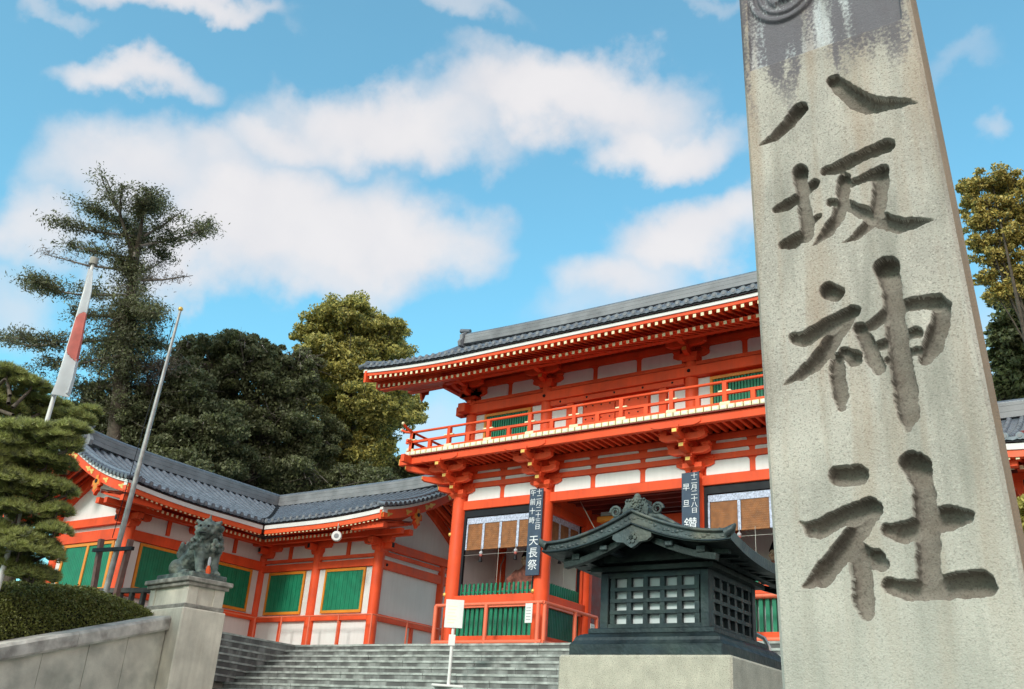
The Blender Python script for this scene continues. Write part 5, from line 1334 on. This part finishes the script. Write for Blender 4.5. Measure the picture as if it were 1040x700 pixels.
# ------------------------------------------------------------------ carved stone pillar
def pillar():
    t = thing('stone_pillar', (-1.0, 4.12, GZ), 'huge granite name pillar carved with four large characters in the right foreground', 'stone pillar')
    Y = 4.0; T = .24
    def xl(z): return -1.453+(-1.529+1.453)*(z-.366)/3.6
    def xr(z): return -.497+(-.652+.497)*(z-.379)/3.167
    # stroke list in photo pixels: (x, y, radius)
    ST = [[(812, 111, 10), (800, 126, 9.5), (787, 139, 7), (772, 147, 1.2)],
          [(846, 81, 7.5), (857, 91, 10), (870, 101, 12), (884, 107, 12.5), (900, 106, 9.5), (915, 104.5, 6.5), (932, 104, .8)],
          [(812, 174, 9.5), (814, 190, 7.5), (816, 205, 7), (819, 226, 8), (819, 240, 8)],
          [(788, 213, 4.5), (800, 208, 8), (811, 201, 7), (827, 187, 6.5)],
          [(796, 248, 6.5), (804, 246, 9.5), (814, 239, 8), (824, 226, 5), (831, 220, 4)],
          [(839, 173, 6), (854, 169, 9), (878, 157, 8.5), (900, 148, 9.5)],
          [(857, 181, 7.5), (856, 198, 7.5), (851, 220, 8), (840, 236, 7), (826, 249, 1.2)],
          [(866, 186, 5.5), (878, 180, 6), (895, 174, 9), (894, 190, 8.5), (892, 210, 8), (884, 226, 8), (870, 240, 5), (857, 246, 1)],
          [(843, 205, 5), (858, 207, 5.5), (876, 215, 7.5), (896, 224, 10), (914, 229, 9.5), (930, 226, 6.5), (948, 223, .8)],
          [(841, 294.5, 9.5), (848, 298, 10)],
          [(806, 343, 6.5), (818, 344, 9.5), (840, 330, 8.5), (866, 316, 8)],
          [(866, 316, 7), (856, 330, 9), (843, 350, 9.5), (829, 368, 9.5), (814, 380, 7), (796, 391, 1)],
          [(850, 364, 7), (851, 384, 8.5), (854, 402, 8), (855, 414, 4)], [(857, 357, 5.5), (867, 363, 8.5), (871, 367, 5)],
          [(900, 271, 13), (905, 290, 10), (909, 327, 9.5), (914, 364, 11), (920, 399, 11.5), (923, 422, 9.5), (922, 436, 3)],
          [(873, 333, 7), (880, 347, 8), (887, 364, 8), (893, 374, 7)],
          [(886, 330, 6.5), (900, 320, 8), (923, 309, 7.5), (951, 306, 9)], [(957, 311, 8.5), (954, 330, 9.5), (948, 350, 10.5), (940, 364, 7)],
          [(894, 350, 6), (906, 347, 5.5), (929, 337, 6), (932, 338, 6)], [(903, 366, 4.5), (929, 357, 4.5), (938, 357, 4.5)],
          [(850, 482.5, 9.5), (861, 483, 10.5), (872, 482.5, 10)],
          [(814, 531, 2), (824, 537, 8), (833, 537, 10), (854, 526, 9.5), (882, 515, 10.5)], [(886, 517, 9.5), (873, 537, 10), (854, 561, 10.5), (835, 585, 11), (815, 597, 1.5)],
          [(871, 561, 9.5), (875, 585, 10), (877, 612, 10), (879, 622, 7.5)], [(879, 561, 6), (889, 568, 10), (896, 573, 7)],
          [(925, 469, 11), (931, 473, 13), (937, 493, 10), (940, 520, 11), (942, 553, 11), (944, 592, 10)],
          [(902, 538, 6.5), (917, 541, 10.5), (936, 534, 10), (963, 526, 12), (981, 524, 7.5)],
          [(903, 594, 7.5), (922, 600, 9.5), (952, 597, 10.5), (978, 594, 12), (995, 592, 12.5), (1003, 596, 8)]]
    zlo, zhi, res = .28, 4.42, .0036
    nz = int((zhi-zlo)/res); nx = int(.93/res)
    zz = np.linspace(zlo, zhi, nz+1)[:, None]*np.ones((1, nx+1))
    ss = np.linspace(0, 1, nx+1)[None, :]*np.ones((nz+1, 1))
    ch = .016
    L = xl(zz)+ch; Rr_ = xr(zz)-ch
    xx = L+(Rr_-L)*ss
    # smooth pseudo-noise
    def vnoise(x, z, f, seed):
        r_ = np.random.default_rng(seed); G = r_.random((256, 256))
        X = x*f+100; Z = z*f+100; xi = np.floor(X).astype(int); zi = np.floor(Z).astype(int); fx = X-xi; fz = Z-zi
        fx = fx*fx*(3-2*fx); fz = fz*fz*(3-2*fz)
        g = lambda a, b_: G[a % 256, b_ % 256]
        return (g(xi, zi)*(1-fx)+g(xi+1, zi)*fx)*(1-fz)+(g(xi, zi+1)*(1-fx)+g(xi+1, zi+1)*fx)*fz-.5
    wx = xx+.007*vnoise(xx, zz, 28, 1)+.006*vnoise(xx, zz, 70, 2); wz = zz+.007*vnoise(xx, zz, 28, 3)+.006*vnoise(xx, zz, 70, 4)
    dep = np.zeros_like(xx)
    for st in ST:
        P = [(atY(x, y, Y)[0], atY(x, y, Y)[2], r_*.0043) for x, y, r_ in st]
        if len(P) == 1: P = P*2
        best = np.full_like(xx, -1.)
        for (ax, az, ar), (bx, bz, br) in zip(P, P[1:]):
            m = (xx > min(ax, bx)-.09) & (xx < max(ax, bx)+.09) & (zz > min(az, bz)-.09) & (zz < max(az, bz)+.09)
            if not m.any(): continue
            px, pz = wx[m]-ax, wz[m]-az; vx, vz = bx-ax, bz-az; tt = np.clip((px*vx+pz*vz)/(vx*vx+vz*vz+1e-9), 0, 1)
            dd = np.hypot(px-tt*vx, pz-tt*vz); rr = ar+(br-ar)*tt
            s_ = 1-dd/np.maximum(rr, 1e-4)
            val = np.where(s_ > 0, np.minimum(1, s_*9)**.7*1.0*rr+.8*rr*np.sqrt(np.clip(1-(1-s_)**2, 0, 1)), 0)
            cur = best[m]; best[m] = np.maximum(cur, val)
        dep = np.maximum(dep, best)
    dep = np.maximum(dep, 0)
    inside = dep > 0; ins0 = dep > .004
    dep += np.where(inside, .002*vnoise(xx, zz, 60, 9), 0)
    # sunk panel with family crest at the top
    fl = -1.478+(-1.485+1.472)*0; fr_ = -.697
    inp = (xx > -1.482) & (xx < fr_+.0*zz) & (zz > 3.450) & (zz < 4.34)
    pd = np.where(inp, .02*np.clip((zz-3.450)/.01, 0, 1)*np.clip((xx+1.482)/.01, 0, 1)*np.clip((fr_-xx)/.01, 0, 1)*np.clip((4.34-zz)/.01, 0, 1), 0)
    cxx, czz = -1.275, 3.945; rd = np.hypot((xx-cxx)/1.0, (zz-czz)/1.15); th = np.arctan2(zz-czz, xx-cxx)
    ring = np.exp(-((rd-.185)/.016)**4)*.022+np.exp(-((rd-.140)/.012)**4)*.016
    for k in range(3):
        a0 = -1.9+k*2.094; hx, hz = cxx+.06*np.cos(a0), czz+.06*np.sin(a0)*1.15
        ring += .018*np.exp(-(np.hypot(xx-hx, zz-hz)/.042)**4)
        dth = (th-a0) % (2*np.pi); ring += .016*np.exp(-((rd-(.07+.03*dth/2))/.014)**4)*(dth < 2)
    pd = np.where(inp, pd-ring, 0)
    dep = dep+pd
    dep += .0012*vnoise(xx, zz, 90, 5)+.0022*vnoise(xx, zz, 9, 6)+.0008*vnoise(xx, zz, 200, 8)
    co_ = np.stack([xx, Y+dep, zz], -1).reshape(-1, 3)-np.array(ORG[t.name])
    W1 = nx+1; idx = np.arange((nz+1)*W1).reshape(nz+1, W1)
    quads = np.stack([idx[:-1, :-1], idx[:-1, 1:], idx[1:, 1:], idx[1:, :-1]], -1).reshape(-1, 4)
    me = bpy.data.meshes.new('carved_face'); me.vertices.add(len(co_)); me.vertices.foreach_set('co', co_.ravel())
    me.loops.add(quads.size); me.loops.foreach_set('vertex_index', quads.ravel()); me.polygons.add(len(quads))
    me.polygons.foreach_set('loop_start', np.arange(0, quads.size, 4)); me.polygons.foreach_set('loop_total', np.full(len(quads), 4))
    me.polygons.foreach_set('use_smooth', np.ones(len(quads), bool)); me.update(); me.validate()
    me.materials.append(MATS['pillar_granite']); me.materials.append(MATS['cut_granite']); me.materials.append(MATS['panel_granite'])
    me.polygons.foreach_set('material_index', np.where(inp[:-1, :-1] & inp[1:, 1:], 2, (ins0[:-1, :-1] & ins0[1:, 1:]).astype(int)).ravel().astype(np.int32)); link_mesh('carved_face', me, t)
    # body: sides, back, lower and upper front, chamfers
    b = MB(); lv = [GZ-.01, zlo, zhi, 4.9]
    for k in range(3):
        za, zb = lv[k], lv[k+1]
        def ringp(z):
            a, c = xl(z), xr(z); return [Vector((a+ch, Y, z)), Vector((c-ch, Y, z)), Vector((c, Y+ch, z)), Vector((c, Y+T, z)), Vector((a, Y+T, z)), Vector((a, Y+ch, z))]
        A_, B_ = ringp(za), ringp(zb)
        for i in range(6):
            if k == 1 and i == 0: continue
            j = (i+1) % 6; m = 'pillar_granite' if i in (0, 5, 4) else 'pillar_side' if i == 2 else 'pillar_granite'
            b.add([A_[i], A_[j], B_[j], B_[i]], [(0, 1, 2, 3)], m)
    # pyramidal top
    A_ = [Vector((xl(4.9), Y, 4.9)), Vector((xr(4.9), Y, 4.9)), Vector((xr(4.9), Y+T, 4.9)), Vector((xl(4.9), Y+T, 4.9))]; ap = Vector(((xl(4.9)+xr(4.9))/2, Y+T/2, 5.15))
    b.add(A_+[ap], [(0, 1, 4), (1, 2, 4), (2, 3, 4), (3, 0, 4)], 'pillar_granite')
    # dark backing behind carvings
    b.build('shaft', t)
pillar()

# ------------------------------------------------------------------ vegetation
def mesh_quads(name, V, parent, mats, mi=None, org=None, nv=4):
    """V: (n,nv,3) world coordinates"""
    n = len(V); o_ = ORG[parent.name] if parent is not None else Vector(org)
    me = bpy.data.meshes.new(name); me.vertices.add(n*nv); me.vertices.foreach_set('co', (V.reshape(-1, 3)-np.array(o_)).astype(np.float32).ravel())
    me.loops.add(n*nv); me.loops.foreach_set('vertex_index', np.arange(n*nv)); me.polygons.add(n)
    me.polygons.foreach_set('loop_start', np.arange(0, n*nv, nv)); me.polygons.foreach_set('loop_total', np.full(n, nv))
    for m in mats: me.materials.append(MATS[m])
    if mi is not None: me.polygons.foreach_set('material_index', mi.astype(np.int32))
    me.update(); return link_mesh(name, me, parent, org)
def leaf_quads(C, size, up_bias=.4, asp=.5, jitter=1.1):
    n = len(C); d = rng.normal(size=(n, 3)); d[:, 2] += up_bias; d /= np.linalg.norm(d, axis=1)[:, None]
    a = np.cross(d, rng.normal(size=(n, 3))); a /= np.linalg.norm(a, axis=1)[:, None]; b_ = np.cross(d, a)
    s_ = size*(1+jitter*(rng.random(n)-.5))[:, None]
    return np.stack([C-a*s_, C-b_*s_*asp, C+a*s_, C+b_*s_*asp], 1)
def clump_points(cl, n, sub=22, subr=.32, fill=.5):
    sub = int(sub*3); subr *= .62
    """cl: list of (center, (rx,ry,rz)); sub-clumps on the shell give the crown its lumps"""
    out = []; vol = np.array([c[1][0]*c[1][1]*c[1][2] for c in cl])**.67; vol = vol/vol.sum()
    for (c, r_), w in zip(cl, vol):
        m = int(n*w); r_ = np.array(r_)
        sd_ = rng.normal(size=(sub, 3)); sd_ /= np.linalg.norm(sd_, axis=1)[:, None]; sd_[:, 2] = np.where(sd_[:, 2] < -.5, -sd_[:, 2], sd_[:, 2])
        sc = np.array(c)+sd_*r_*(fill+(1.2-fill)*rng.random((sub, 1)))*.92
        k = rng.integers(0, sub, m); q = rng.normal(size=(m, 3)); q /= np.linalg.norm(q, axis=1)[:, None]
        q *= (rng.random((m, 1))**.45); ssz = subr*(.6+.8*rng.random(sub))[k][:, None]
        out.append(sc[k]+q*r_.mean()*ssz*np.array([1.2, 1.2, .7]))
        m2 = m//4; q = rng.normal(size=(m2, 3)); q /= np.linalg.norm(q, axis=1)[:, None]; out.append(np.array(c)+q*r_*(rng.random((m2, 1))**.6)*.8)
    return np.concatenate(out)
def tree(name, label, cat, base, crown, n, size, lm, group=None, trunk_r=.3, sub=22, subr=.32, second=None, fill=.5, asp=.5, twigs=0):
    t = thing(name, base, label, cat, group); base = Vector(base)
    top = max(crown, key=lambda c: c[0][2]); tz = top[0][2]
    b = MB(); cx = np.mean([c[0] for c in crown], axis=0)
    pts = [base, base+Vector((.15, .1, (tz-base.z)*.35)), Vector((cx[0], cx[1], base.z+(tz-base.z)*.65)), Vector(top[0])]
    b.tube(pts, [trunk_r*1.3, trunk_r, trunk_r*.65, trunk_r*.15], 'bark', 9)
    for c, r_ in crown:
        h = max(base.z+1, min(c[2]-r_[2]*.6, tz*.8)); f = min(1, max(0, (h-base.z)/(tz-base.z)))
        s0 = base.lerp(Vector((cx[0], cx[1], tz)), f*.8); c = Vector(c)
        mid = s0.lerp(c, .5)+Vector((random.uniform(-.3, .3), random.uniform(-.3, .3), .25)); b.tube([s0, mid, c], [trunk_r*.42, trunk_r*.26, trunk_r*.1], 'bark', 6)
        for k in range(12):
            e = c+Vector((random.uniform(-1, 1)*r_[0], random.uniform(-1, 1)*r_[1], random.uniform(-.3, 1)*r_[2]))*.85
            b.tube([mid.lerp(c, .6), mid.lerp(e, .6)+Vector((0, 0, .2)), e], [trunk_r*.14, trunk_r*.08, trunk_r*.03], 'bark', 4, caps=False)
    b.build('trunk', t)
    if twigs:
        b = MB()
        for k in range(twigs):
            c, r_ = random.choice(crown); c = Vector(c); th = random.uniform(0, 2*math.pi); el = random.uniform(-.2, 1.1)
            d = Vector((math.cos(th)*math.cos(el)*r_[0], math.sin(th)*math.cos(el)*r_[1], math.sin(el)*r_[2]))
            p0 = c+d*.45; p2 = c+d*1.02+Vector((0, 0, -.25)); p1 = p0.lerp(p2, .5)+Vector((0, 0, .3)); b.tube([p0, p1, p2], [.035, .022, .006], 'twig', 4, caps=False)
            for q in range(3):
                e = p1+Vector((random.gauss(0, .35), random.gauss(0, .35), random.gauss(.1, .3))); b.tube([p1.lerp(p0, .2*q), e], [.014, .004], 'twig', 3, caps=False)
        b.build('branches', t)
    P = clump_points(crown, n, sub, subr, fill); V = leaf_quads(P, size, asp=asp)
    if second is not None:
        nm, frac = second; mi = (rng.random(len(V)) < frac).astype(int); mesh_quads('crown', V, t, [lm, nm], mi)
    else: mesh_quads('crown', V, t, [lm])
    return t
def px_crown(lst, depth):
    """(x, y, rx, ry[, ddepth]) in photo pixels to ellipsoids at the given depth"""
    out = []
    for q in lst:
        x, y, rx, ry = q[:4]; dd = q[4] if len(q) > 4 else 0; D = depth+dd
        out.append((tuple(at(x, y, D)), (rx*D/FPX, rx*D/FPX, ry*D/FPX*1.02)))
    return out
def ground_under(x, y, depth, z=Z0):
    p = at(x, y, depth); return (p[0], p[1], z)
GRP = 'trees on the slope behind the shrine halls'
def trees():
    # yellow-green broadleaf beside the gate
    D = 44
    tree('broadleaf_tree', 'tall rounded yellow-green broadleaf tree just left of the gate roof', 'tree', ground_under(362, 480, D),
         px_crown([(352, 330, 38, 26), (322, 352, 24, 26), (385, 350, 30, 26), (350, 375, 40, 34, -1), (392, 388, 22, 22), (385, 418, 42, 26, -2), (350, 425, 34, 34), (340, 470, 36, 32, 1), (400, 395, 20, 60, 1.5), (412, 420, 18, 26), (370, 465, 26, 26, 1), (318, 400, 22, 34, 1), (372, 462, 34, 26, -1.5), (345, 455, 30, 26, -1)], D), 230000, .068, 'leaf_lime', GRP, .45, sub=26, subr=.34, second=('leaf_mid', .3))
    # dark evergreen mass: three trees
    D = 40
    tree('evergreen_tree', 'dark drooping evergreen tree behind the ridge of the corner hall, beside the yellow-green tree', 'tree', ground_under(250, 480, D),
         px_crown([(245, 360, 40, 18), (215, 385, 36, 32), (265, 390, 42, 34), (300, 380, 30, 26, 1), (230, 430, 55, 34), (290, 430, 40, 36), (315, 460, 36, 36, 1), (250, 470, 60, 34), (190, 360, 18, 18), (300, 495, 60, 24), (230, 500, 50, 24), (370, 500, 40, 22)], D), 230000, .068, 'leaf_dark', GRP, .45, sub=24, subr=.31, second=('leaf_mid', .25), fill=.3, twigs=150)
    tree('evergreen_tree', 'dark evergreen tree between the tall conifer and the flagpole, behind the hall roof', 'tree', ground_under(180, 470, 38),
         px_crown([(185, 395, 30, 30), (165, 425, 40, 36), (205, 450, 46, 36), (130, 450, 40, 34), (165, 470, 45, 30), (100, 430, 30, 36), (190, 490, 60, 26), (110, 480, 50, 30)], 37), 140000, .068, 'leaf_dark', GRP, .4, sub=24, subr=.31, second=('leaf_mid', .2), fill=.3, twigs=80)
    tree('evergreen_tree', 'small dark tree low between the hall ridge and the gate balcony', 'tree', ground_under(395, 495, 46),
         px_crown([(385, 482, 26, 16), (412, 480, 22, 12), (350, 490, 30, 16), (430, 488, 18, 10), (320, 485, 26, 20)], 44), 40000, .08, 'leaf_dark', GRP, .25, second=('leaf_mid', .3), sub=18)
    # right side
    tree('autumn_tree', 'loose golden-leaved tree at the right edge above the dark green tree', 'tree', ground_under(1095, 440, 34),
         px_crown([(985, 192, 15, 11), (1008, 187, 26, 9), (1035, 192, 24, 11), (992, 208, 18, 9), (1020, 212, 30, 11), (1045, 222, 26, 16), (1000, 228, 24, 10), (1030, 243, 30, 14), (998, 248, 18, 8), (1012, 264, 24, 11), (1075, 225, 34, 34), (1045, 280, 36, 18), (1003, 284, 14, 8), (1020, 300, 26, 12), (1105, 280, 40, 40)], 33), 90000, .05, 'leaf_gold', 'trees beyond the right wing hall', .11, sub=16, subr=.34, second=('leaf_mid', .22), fill=.15)
    tree('evergreen_tree', 'dense dark green tree behind the roof of the right wing hall', 'tree', ground_under(1050, 440, 38),
         px_crown([(1040, 320, 30, 30), (1020, 345, 16, 20), (1030, 380, 28, 34), (1065, 350, 40, 50), (1060, 400, 40, 30), (1012, 398, 14, 14), (1110, 380, 50, 50)], 37), 60000, .09, 'leaf_dark', 'trees beyond the right wing hall', .35, second=('leaf_mid', .5), sub=24)
    # low shrub by right wing
    p = at(1036, 530, 15)
    t = tree('young_tree', 'slender yellow-green young tree at the right edge below the wing hall roof', 'tree', (p[0], p[1], 1.3), px_crown([(1052, 530, 24, 24), (1070, 560, 36, 34)], 15), 9000, .035, 'leaf_lime', None, .03, sub=14)
    # bank of distant greenery closing the horizon left
    D = 60
    tree('evergreen_tree', 'far dark tree crown filling the gap behind the pine at the left edge', 'tree', ground_under(60, 480, D),
         px_crown([(60, 455, 46, 44), (20, 470, 46, 50), (110, 480, 50, 40), (-40, 440, 60, 60), (10, 520, 60, 50)], D), 50000, .12, 'leaf_dark', GRP, .4, second=('leaf_mid', .2), sub=24)
trees()
def conifer():
    D = 36; base = Vector(ground_under(118, 470, D))
    t = thing('conifer_tree', tuple(base), 'tall ragged conifer with bare grey side branches, its crown against the clouds at the left', 'tree', GRP)
    topp = Vector(at(148, 196, D)); mid = Vector(at(128, 330, D)); low = Vector(at(118, 440, D))
    b = MB(); line = [base, low, mid, Vector(at(138, 262, D)), Vector(at(146, 215, D))]; b.tube(line, [.38, .33, .22, .13, .04], 'bark', 9)
    tip2 = Vector(at(108, 182, D)); b.tube([Vector(at(136, 262, D)), Vector(at(122, 218, D)), tip2], [.1, .05, .02], 'bark', 6)
    # explicit boughs: (start px, end px, spread, density, dry)
    B = [((120, 215), (102, 178), 9, 60, 0), ((122, 218), (124, 186), 6, 40, 0), ((140, 225), (152, 194), 12, 260, 0), ((146, 215), (163, 206), 8, 160, 0), ((140, 235), (86, 208), 13, 260, 0), ((136, 240), (58, 226), 9, 180, 0), ((142, 250), (210, 232), 10, 170, 0), ((195, 238), (214, 228), 7, 90, 0),
         ((146, 240), (185, 215), 5, 50, 0), ((150, 245), (168, 262), 8, 60, 0),
         ((134, 262), (62, 246), 9, 120, 0), ((132, 275), (45, 258), 5, 50, 1), ((136, 285), (196, 280), 5, 46, 1), ((136, 280), (170, 262), 7, 60, 1),
         ((130, 300), (30, 290), 13, 240, 0), ((60, 292), (30, 284), 10, 160, 0), ((128, 320), (70, 318), 10, 120, 0), ((134, 315), (158, 318), 12, 240, 0), ((130, 345), (160, 350), 14, 240, 0),
         ((126, 345), (8, 343), 13, 220, 0), ((60, 350), (0, 345), 12, 150, 0), ((126, 360), (45, 372), 12, 160, 0), ((130, 375), (180, 372), 12, 180, 1), ((124, 390), (60, 395), 14, 160, 0),
         ((138, 300), (128, 262), 16, 520, 0), ((136, 262), (142, 225), 16, 460, 0), ((128, 345), (136, 300), 20, 700, 0), ((126, 395), (130, 340), 26, 900, 0), ((100, 380), (120, 330), 18, 300, 0), ((122, 440), (128, 385), 34, 1100, 0), ((150, 400), (150, 370), 16, 300, 1), ((120, 350), (140, 300), 16, 260, 1)]
    Pg = []; Pd = []
    for (s_, e, sp, n, dry) in B:
        a = Vector(at(*s_, D+random.uniform(-.5, .5))); c = Vector(at(*e, D+random.uniform(-2.2, 2.2))); L = (c-a).length
        b.tube([a, a.lerp(c, .5)+Vector((0, 0, -.12*L*.3)), c], [.06, .04, .012], 'twig', 5, caps=False)
        for k in range(int(n/12)+2):
            f = random.uniform(.15, 1.); p = a.lerp(c, f)+Vector((0, 0, -.036*L*math.sin(f*3.14))); q = p+Vector((random.gauss(0, 1), random.gauss(0, 1), random.gauss(.1, .5)))*sp*D/FPX*.9
            b.tube([p, q], [.012, .004], 'twig', 3, caps=False)
            m = 44 if not dry else 22
            f2 = rng.random(m)[:, None]; pts = np.array(p)*(1-f2)+np.array(q)*f2+rng.normal(size=(m, 3))*.085
            (Pd if dry else Pg).append(pts)
        for k in range(int(n/(6 if n > 400 else 5))):
            f = random.uniform(.25, 1.05); p = np.array(a.lerp(c, f)); o_ = rng.normal(size=3)*np.array([1, 1, .45])*sp*D/FPX*.55
            m = 38; (Pd if dry else Pg).append(p+o_+rng.normal(size=(m, 3))*np.array([.2, .2, .09]))
    b.build('trunk', t)
    P = np.concatenate(Pg); V = leaf_quads(P, .06, up_bias=.2, asp=.3); mesh_quads('crown', V, t, ['leaf_conifer', 'leaf_mid'], (rng.random(len(V)) < .25).astype(int))
    P = np.concatenate(Pd); V = leaf_quads(P, .06, up_bias=.2, asp=.18); mesh_quads('dry_twigs', V, t, ['leaf_dry'])
conifer()
def pine():
    D = 21.5; base = Vector(ground_under(18, 590, D+1, 1.2))
    t = thing('pine_tree', tuple(base), 'garden pine with layered green needle pads at the left edge of the photo', 'tree')
    b = MB(); b.tube([base, Vector(at(14, 560, D+1)), Vector(at(5, 480, D+1)), Vector(at(-10, 400, D+.5)), Vector(at(5, 385, D))], [.17, .14, .11, .07, .03], 'bark', 9)
    pads = [(8, 380, 22, 10), (32, 392, 20, 9), (-8, 412, 34, 14), (28, 408, 26, 11), (62, 424, 18, 8), (74, 436, 16, 7), (84, 428, 12, 6), (22, 440, 30, 13), (60, 446, 22, 10), (35, 585, 24, 12), (20, 560, 40, 16), (55, 540, 16, 9), (30, 470, 34, 16), (12, 388, 26, 12), (-20, 400, 30, 18), (50, 412, 26, 9), (78, 425, 18, 8), (18, 420, 32, 13), (45, 440, 26, 10), (92, 418, 12, 5), (10, 455, 36, 14), (48, 470, 28, 12), (68, 455, 14, 7), (5, 490, 34, 15), (50, 497, 26, 12), (18, 522, 34, 14), (58, 520, 14, 9), (-15, 540, 30, 15), (25, 550, 32, 12), (4, 575, 28, 12), (48, 560, 14, 8), (-30, 470, 40, 40), (20, 500, 30, 30), (30, 585, 20, 8), (68, 500, 10, 7)]
    N = []
    for (x, y, rx, ry) in pads:
        dd = random.uniform(.5, 1.6) if y < 436 else random.uniform(-1.5, -.8); c = np.array(at(x, y, D+dd)); r_ = np.array([rx, rx, ry*1.0])*D/FPX
        b.tube([Vector(at(12+random.uniform(-6, 6), min(580, y+22), D)), Vector(c)-Vector((0, 0, r_[2]*.5)), Vector(c)], [.05, .03, .012], 'bark', 5, caps=False)
        m = int(26+rx*ry*.75)
        for k in range(m):
            th = rng.random()*2*np.pi; rr = np.sqrt(rng.random()); h = rng.random()
            p = c+np.array([r_[0]*rr*np.cos(th), r_[1]*rr*np.sin(th), r_[2]*((1-rr*rr)**.5*(h**.5)*1.2-.35)])
            nn = 34; d = rng.normal(size=(nn, 3)); d[:, 2] = np.abs(d[:, 2])*1.1+.15; d /= np.linalg.norm(d, axis=1)[:, None]
            L = .105+.06*rng.random((nn, 1)); s_ = np.cross(d, rng.normal(size=(nn, 3))); s_ /= np.linalg.norm(s_, axis=1)[:, None]; s_ *= .0072
            st = p+d*.01
            N.append(np.stack([st-s_, st+s_, p+d*L], 1))
    b.build('trunk', t); N = np.concatenate(N); mesh_quads('needle_pads', N, t, ['needle', 'leaf_dark'], np.repeat((rng.random(len(N)//34) < .16), 34).astype(int), nv=3)
pine()
def hedge():
    # clipped mound behind the side wall
    base = Vector((-24.6, 12.6, 1.21))
    t = thing('clipped_hedge', tuple(base), 'rounded clipped evergreen hedge above the sloping stone wall at the left', 'hedge')
    A = Vector((-21.6, 15.9, 0)); d = Vector((.141, -.99, 0)); n = Vector((-.99, -.141, 0))
    def surf(s_, th):  # s_ along 0..1, th 0..1 across
        L = 10.4; c = A+d*(s_*L)+n*1.1
        hz = float(np.interp(s_, [0, .04, .09, .17, .26, .36, .46, .56, .7, .85, 1], [2.6, 2.8, 2.95, 3.08, 3.07, 2.96, 2.76, 2.52, 2.1, 1.7, 1.3]))
        w = 1.35*(min(1, (s_+.02)/.12)**.5)
        a = th*math.pi; x = math.cos(a); z = math.sin(a)**.62
        zb = 2.3-2.7*s_
        return c-n*x*w+Vector((0, 0, zb+(hz-zb)*z))
    vs = []; NS, NT = 60, 30
    for i in range(NS+1):
        for j in range(NT+1): vs.append(surf(i/NS, j/NT))
    cen = sum(vs, Vector())/len(vs)
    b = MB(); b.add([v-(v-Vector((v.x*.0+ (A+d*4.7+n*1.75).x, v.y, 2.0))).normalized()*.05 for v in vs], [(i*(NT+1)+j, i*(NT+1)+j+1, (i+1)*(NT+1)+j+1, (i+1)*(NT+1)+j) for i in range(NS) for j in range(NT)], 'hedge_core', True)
    fr = [surf(0, j/NT) for j in range(NT+1)]; b.add(fr, [tuple(range(NT+1))], 'hedge_core'); b.build('dark_core', t)  # solid near-black body under the leaves, standing in for shade inside the hedge
    n_ = 130000; S_ = rng.random(n_); T_ = rng.random(n_)*.9
    i = (S_*NS).astype(int); j = (T_*NT).astype(int); VA = np.array([tuple(v) for v in vs]).reshape(NS+1, NT+1, 3); fi = (S_*NS-i)[:, None]; fj = (T_*NT-j)[:, None]
    P = (VA[i, j]*(1-fi)+VA[i+1, j]*fi)*(1-fj)+(VA[i, j+1]*(1-fi)+VA[i+1, j+1]*fi)*fj
    lump = np.sin(P[:, 0]*5.1+1)*np.sin(P[:, 1]*4.3)*np.sin(P[:, 2]*6.0+2)
    P = P+rng.normal(size=P.shape)*.028+np.array([0, 0, 1.])*(lump*.05)[:, None]
    V = leaf_quads(P, .027, up_bias=.9, asp=.5); mesh_quads('foliage', V, t, ['hedge_leaf'])
hedge()
